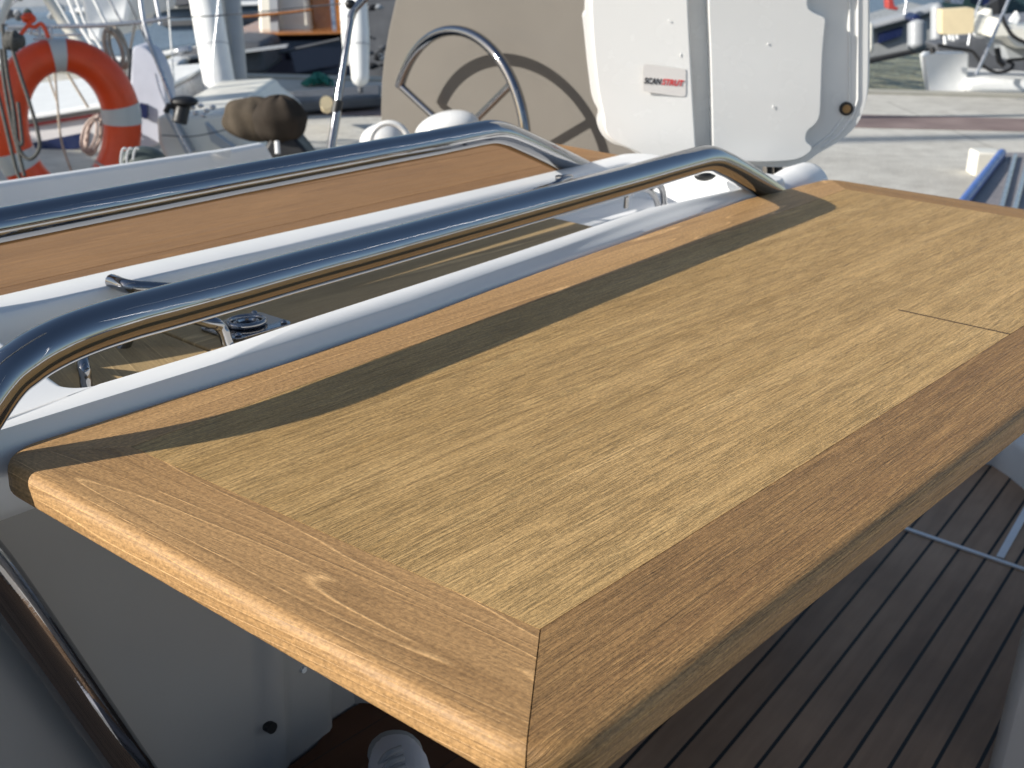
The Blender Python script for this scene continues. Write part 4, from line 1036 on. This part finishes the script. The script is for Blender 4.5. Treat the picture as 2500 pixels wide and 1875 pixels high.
# white open boat
WB = thing('white_dinghy', dep(2350,225,9.6), 'white open boat with grey deck moored stern-to at the far quay edge', 'boat')
pr('transom', [(2257,138),(2266,130),(2362,130),(2365,134),(2361,200),(2362,228),(2272,228)], 10.05, .14, M['white'], WB, bevel=.03)
pr('deck', [(2280,108),(2600,60),(2600,200),(2365,190),(2360,131),(2290,130)], 10.6, .3, M['dgrey'], WB, bevel=.02)
pr('gunwale', [(2358,196),(2405,190),(2600,202),(2600,236),(2400,230),(2358,228)], 9.95, .8, M['white'], WB, bevel=.05)
pr('dark_sheer', [(2362,60),(2600,40),(2600,120),(2362,120)], 10.9, .6, simple('slate_deck', (.16,.17,.19), rough=.6), WB, bevel=.02)
tb('fuel_hose', [(2290,110),(2330,118),(2370,124),(2386,140),(2400,160),(2430,176),(2462,172),(2474,158),(2460,148),(2500,144),(2560,140)], 9.8, 4, M['black'], WB)
tb('fuel_hose', [(2446,40),(2456,62),(2476,90),(2520,112)], 9.5, 5, M['black'], WB)
pr('console', [(2420,92),(2436,48),(2445,44),(2452,60),(2460,70),(2600,66),(2600,120),(2480,118),(2455,90)], 9.7, .5, M['cream'], WB, bevel=.03)
pr('console_leg', [(2444,96),(2480,96),(2600,150),(2600,160),(2500,150),(2462,148),(2450,120)], 9.9, .4, M['grey'], WB, bevel=.03)
tb('grab_pole', [(2382,184),(2424,92),(2462,0),(2480,-40)], 9.5, 4.2, M['alloy'], WB, straight=True)
tb('grab_pole', [(2364,110),(2372,60),(2400,-20)], 9.9, 3, M['alloy'], WB, straight=True)
tb('grab_pole', [(2380,30),(2440,-6)], 9.9, 2.2, M['dgrey'], WB, straight=True)
tb('pedal', [(2434,118),(2440,150),(2452,160)], 9.6, 7, M['black'], WB, straight=True)
tb('cleat_post', [(2275,118),(2278,130)], 9.9, 7, M['black'], WB, straight=True)
MB().ball(dep(2392,84,10.2), (17*10/FOC,.06,9*10/FOC), 16, 8, axes=(RIGHT,FWD,UP)).build('cushion', M['white'], WB)
pr('sail_bag', [(2388,70),(2408,30),(2424,20),(2426,52),(2410,66)], 10.4, .3, M['cream'], WB, bevel=.02)
pr('white_flag', [(2470,46),(2484,28),(2490,44),(2482,60),(2468,54)], 9.9, .05, M['white'], WB)
B6 = thing('dark_boat', dep(2420,0,14), 'dark green and navy boat at the top right corner', 'boat')
pr('hull', [(2290,-120),(2700,-120),(2700,60),(2290,60)], 14, 2.5, simple('dark_green_paint', (.03,.06,.065), rough=.3), B6, bevel=.05)
pr('cabin_glass', [(2310,-20),(2360,-30),(2350,10),(2322,8)], 13.6, .2, M['alloy'], B6)
pr('hatch', [(2380,-30),(2440,-30),(2430,14),(2384,12)], 13.7, .2, M['navy'], B6)
pr('mast_step', [(2436,-40),(2458,-40),(2450,50),(2438,40)], 12, .25, M['black'], B6)
# distant row behind everything so no open horizon shows in the frame
for i, (x0, x1, m_, lab) in enumerate(((-300,500,'grey','pale grey boat hull far behind the lifebuoy'), (480,1100,'steelblue','blue-grey boat hull far behind the black yacht'), (2000,2700,'dgrey','dark grey boat hull far behind the yellow cover'))):
    o = pr('distant_boat', [(x0,-260),(x1,-270),(x1-30,-40),(x0+30,-30)], 22, 4, M[m_], None, bevel=.1); tag(o, lab, 'boat')

# ------------------------------------------------------------------ gangway on the quay
GW = thing('gangway', at(2460,480,-.9), 'grey mesh gangway with a blue side rail resting on the quay at the right', 'gangway')
def mesh_mat():
    m = NT('gangway_mesh'); tc = m.n('ShaderNodeTexCoord').outputs['Object']
    br = m.n('ShaderNodeTexBrick'); m.l(tc, br.inputs[0]); br.inputs['Scale'].default_value = 14
    br.inputs['Color1'].default_value = (.20,.19,.20,1); br.inputs['Color2'].default_value = (.28,.26,.27,1); br.inputs['Mortar'].default_value = (.07,.07,.08,1); br.inputs['Mortar Size'].default_value = .04
    m.l(m.mix(m.math('MULTIPLY', m.noise(tc, 3, 3), .6), br.outputs[0], (.36,.33,.33,1)), m.b.inputs['Base Color']); m.b.inputs['Roughness'].default_value = .6; return m.m
M['mesh'] = mesh_mat()
ga = [at(x, y, -.78) for x, y in ((2448,372),(2354,488),(2280,600),(2700,640),(2700,372))]
MB().prism(ga, (0,0,-.04)).build('tread', M['mesh'], GW, smooth=0)
e0, e1 = at(2446,374,-.76), at(2300,560,-.76)
MB().tube([e0, e1], .022, 12).build('side_rail', M['blue'], GW)
e2 = at(2478,378,-.77); e3 = at(2440,560,-.77)
for dx in (0, 34): MB().tube([at(2478+dx,380,-.772), at(2430+dx,560,-.772)], .012, 10).build('tread_bar', M['alloy'], GW)
MB().box(at(2404,400,-.85), (.14,.14,.14), (RIGHT,FWD,UP)).build('foot_block', M['cream'], GW, bevel=.01)

# ------------------------------------------------------------------ the rest of the harbour (mirrored in the steel, outside the frame)
va = math.atan2(FWD.y, FWD.x); HB = []
for i in range(16):
    a = va + math.radians(48 + i*17.5); rr = 9 + (i*5 % 7)*2.2
    if i % 4 == 3: continue
    c = Vector((math.cos(a)*rr, math.sin(a)*rr, -1.7)); hd = a + math.pi/2*.15*(i % 3) ; ax1 = Vector((math.cos(hd), math.sin(hd), 0)); ax2 = Vector((-math.sin(hd), math.cos(hd), 0))
    t = thing('harbour_sailboat', c, 'white sailboat with tall bare mast moored elsewhere in the harbour', 'sailboat', 'sailboats moored around the harbour')
    m_ = MB(); lps = []
    for s_, hw, z1 in ((-4.5,.9,.95),(-2,1.5,.9),(1,1.6,1.0),(3.6,.9,1.15),(4.9,.05,1.3)):
        o_ = c+ax1*s_; lps.append([o_-ax2*hw+UP*z1, o_-ax2*hw*.8, o_+ax2*hw*.8, o_+ax2*hw+UP*z1])
    m_.loft(lps, cap0=True, cap1=True); m_.build('hull', M[('hullw','navy','white')[i % 3]], t, smooth=50)
    MB().box(c+UP*1.15+ax1*.4, (3.2,1.7,.5), (ax1,ax2,UP)).build('coachroof', M['white'], t, bevel=.1)
    MB().tube([c+ax1*.9+UP*1, c+ax1*.9+UP*13], .09, 10).build('mast', M['alloy'], t)
    MB().tube([c+ax1*.8+UP*2.3, c-ax1*3.2+UP*2.2], .14, 10).build('boom', M[('navy','dgrey','blue')[i % 3]], t)

for i, (a, b, r, mt) in enumerate((((250,-30),(300,60),3,'alloy'),((300,-30),(352,90),2,'dgrey'),((120,-30),(175,66),3,'white'),((215,-30),(262,64),4,'white'),((375,-30),(392,60),5,'alloy'),((10,60),(120,95),3,'dgrey'),((100,100),(60,180),2,'rope'),((0,40),(70,-30),3,'alloy'),((330,60),(300,210),3,'rope'),((255,150),(320,330),2,'rope'),((345,60),(405,290),2,'alloy'),((410,0),(425,200),2,'white'))):
    tb('stay', [a, b], 5.6+.1*i, r, M[mt], NB, straight=True)
for i in range(9):
    x = random.uniform(5,150); y = random.uniform(-20,45); q = dep(x, y, 6.4); s = random.uniform(8,16)*6.4/FOC
    MB().ball(q, (s*1.3, s, s), 12, 8, fn=lambda x,y,z: 1+.15*math.sin(5*x+3*z)).build('deck_gear', M[('dblock','dgrey','grey')[i % 3]], NB)
DC = thing('deck_cleat', dep(430,320,5.2), 'cluster of small chrome deck fittings beside the black winch', 'cleat')
for (x, y) in ((470,262),(490,258),(505,270),(520,262),(478,276),(498,282)):
    MB().ball(dep(x, y, 5.2), (8*5.2/FOC, .012, 6*5.2/FOC), 12, 8, axes=(RIGHT,FWD,UP)).build('fitting', M['alloy'], DC)
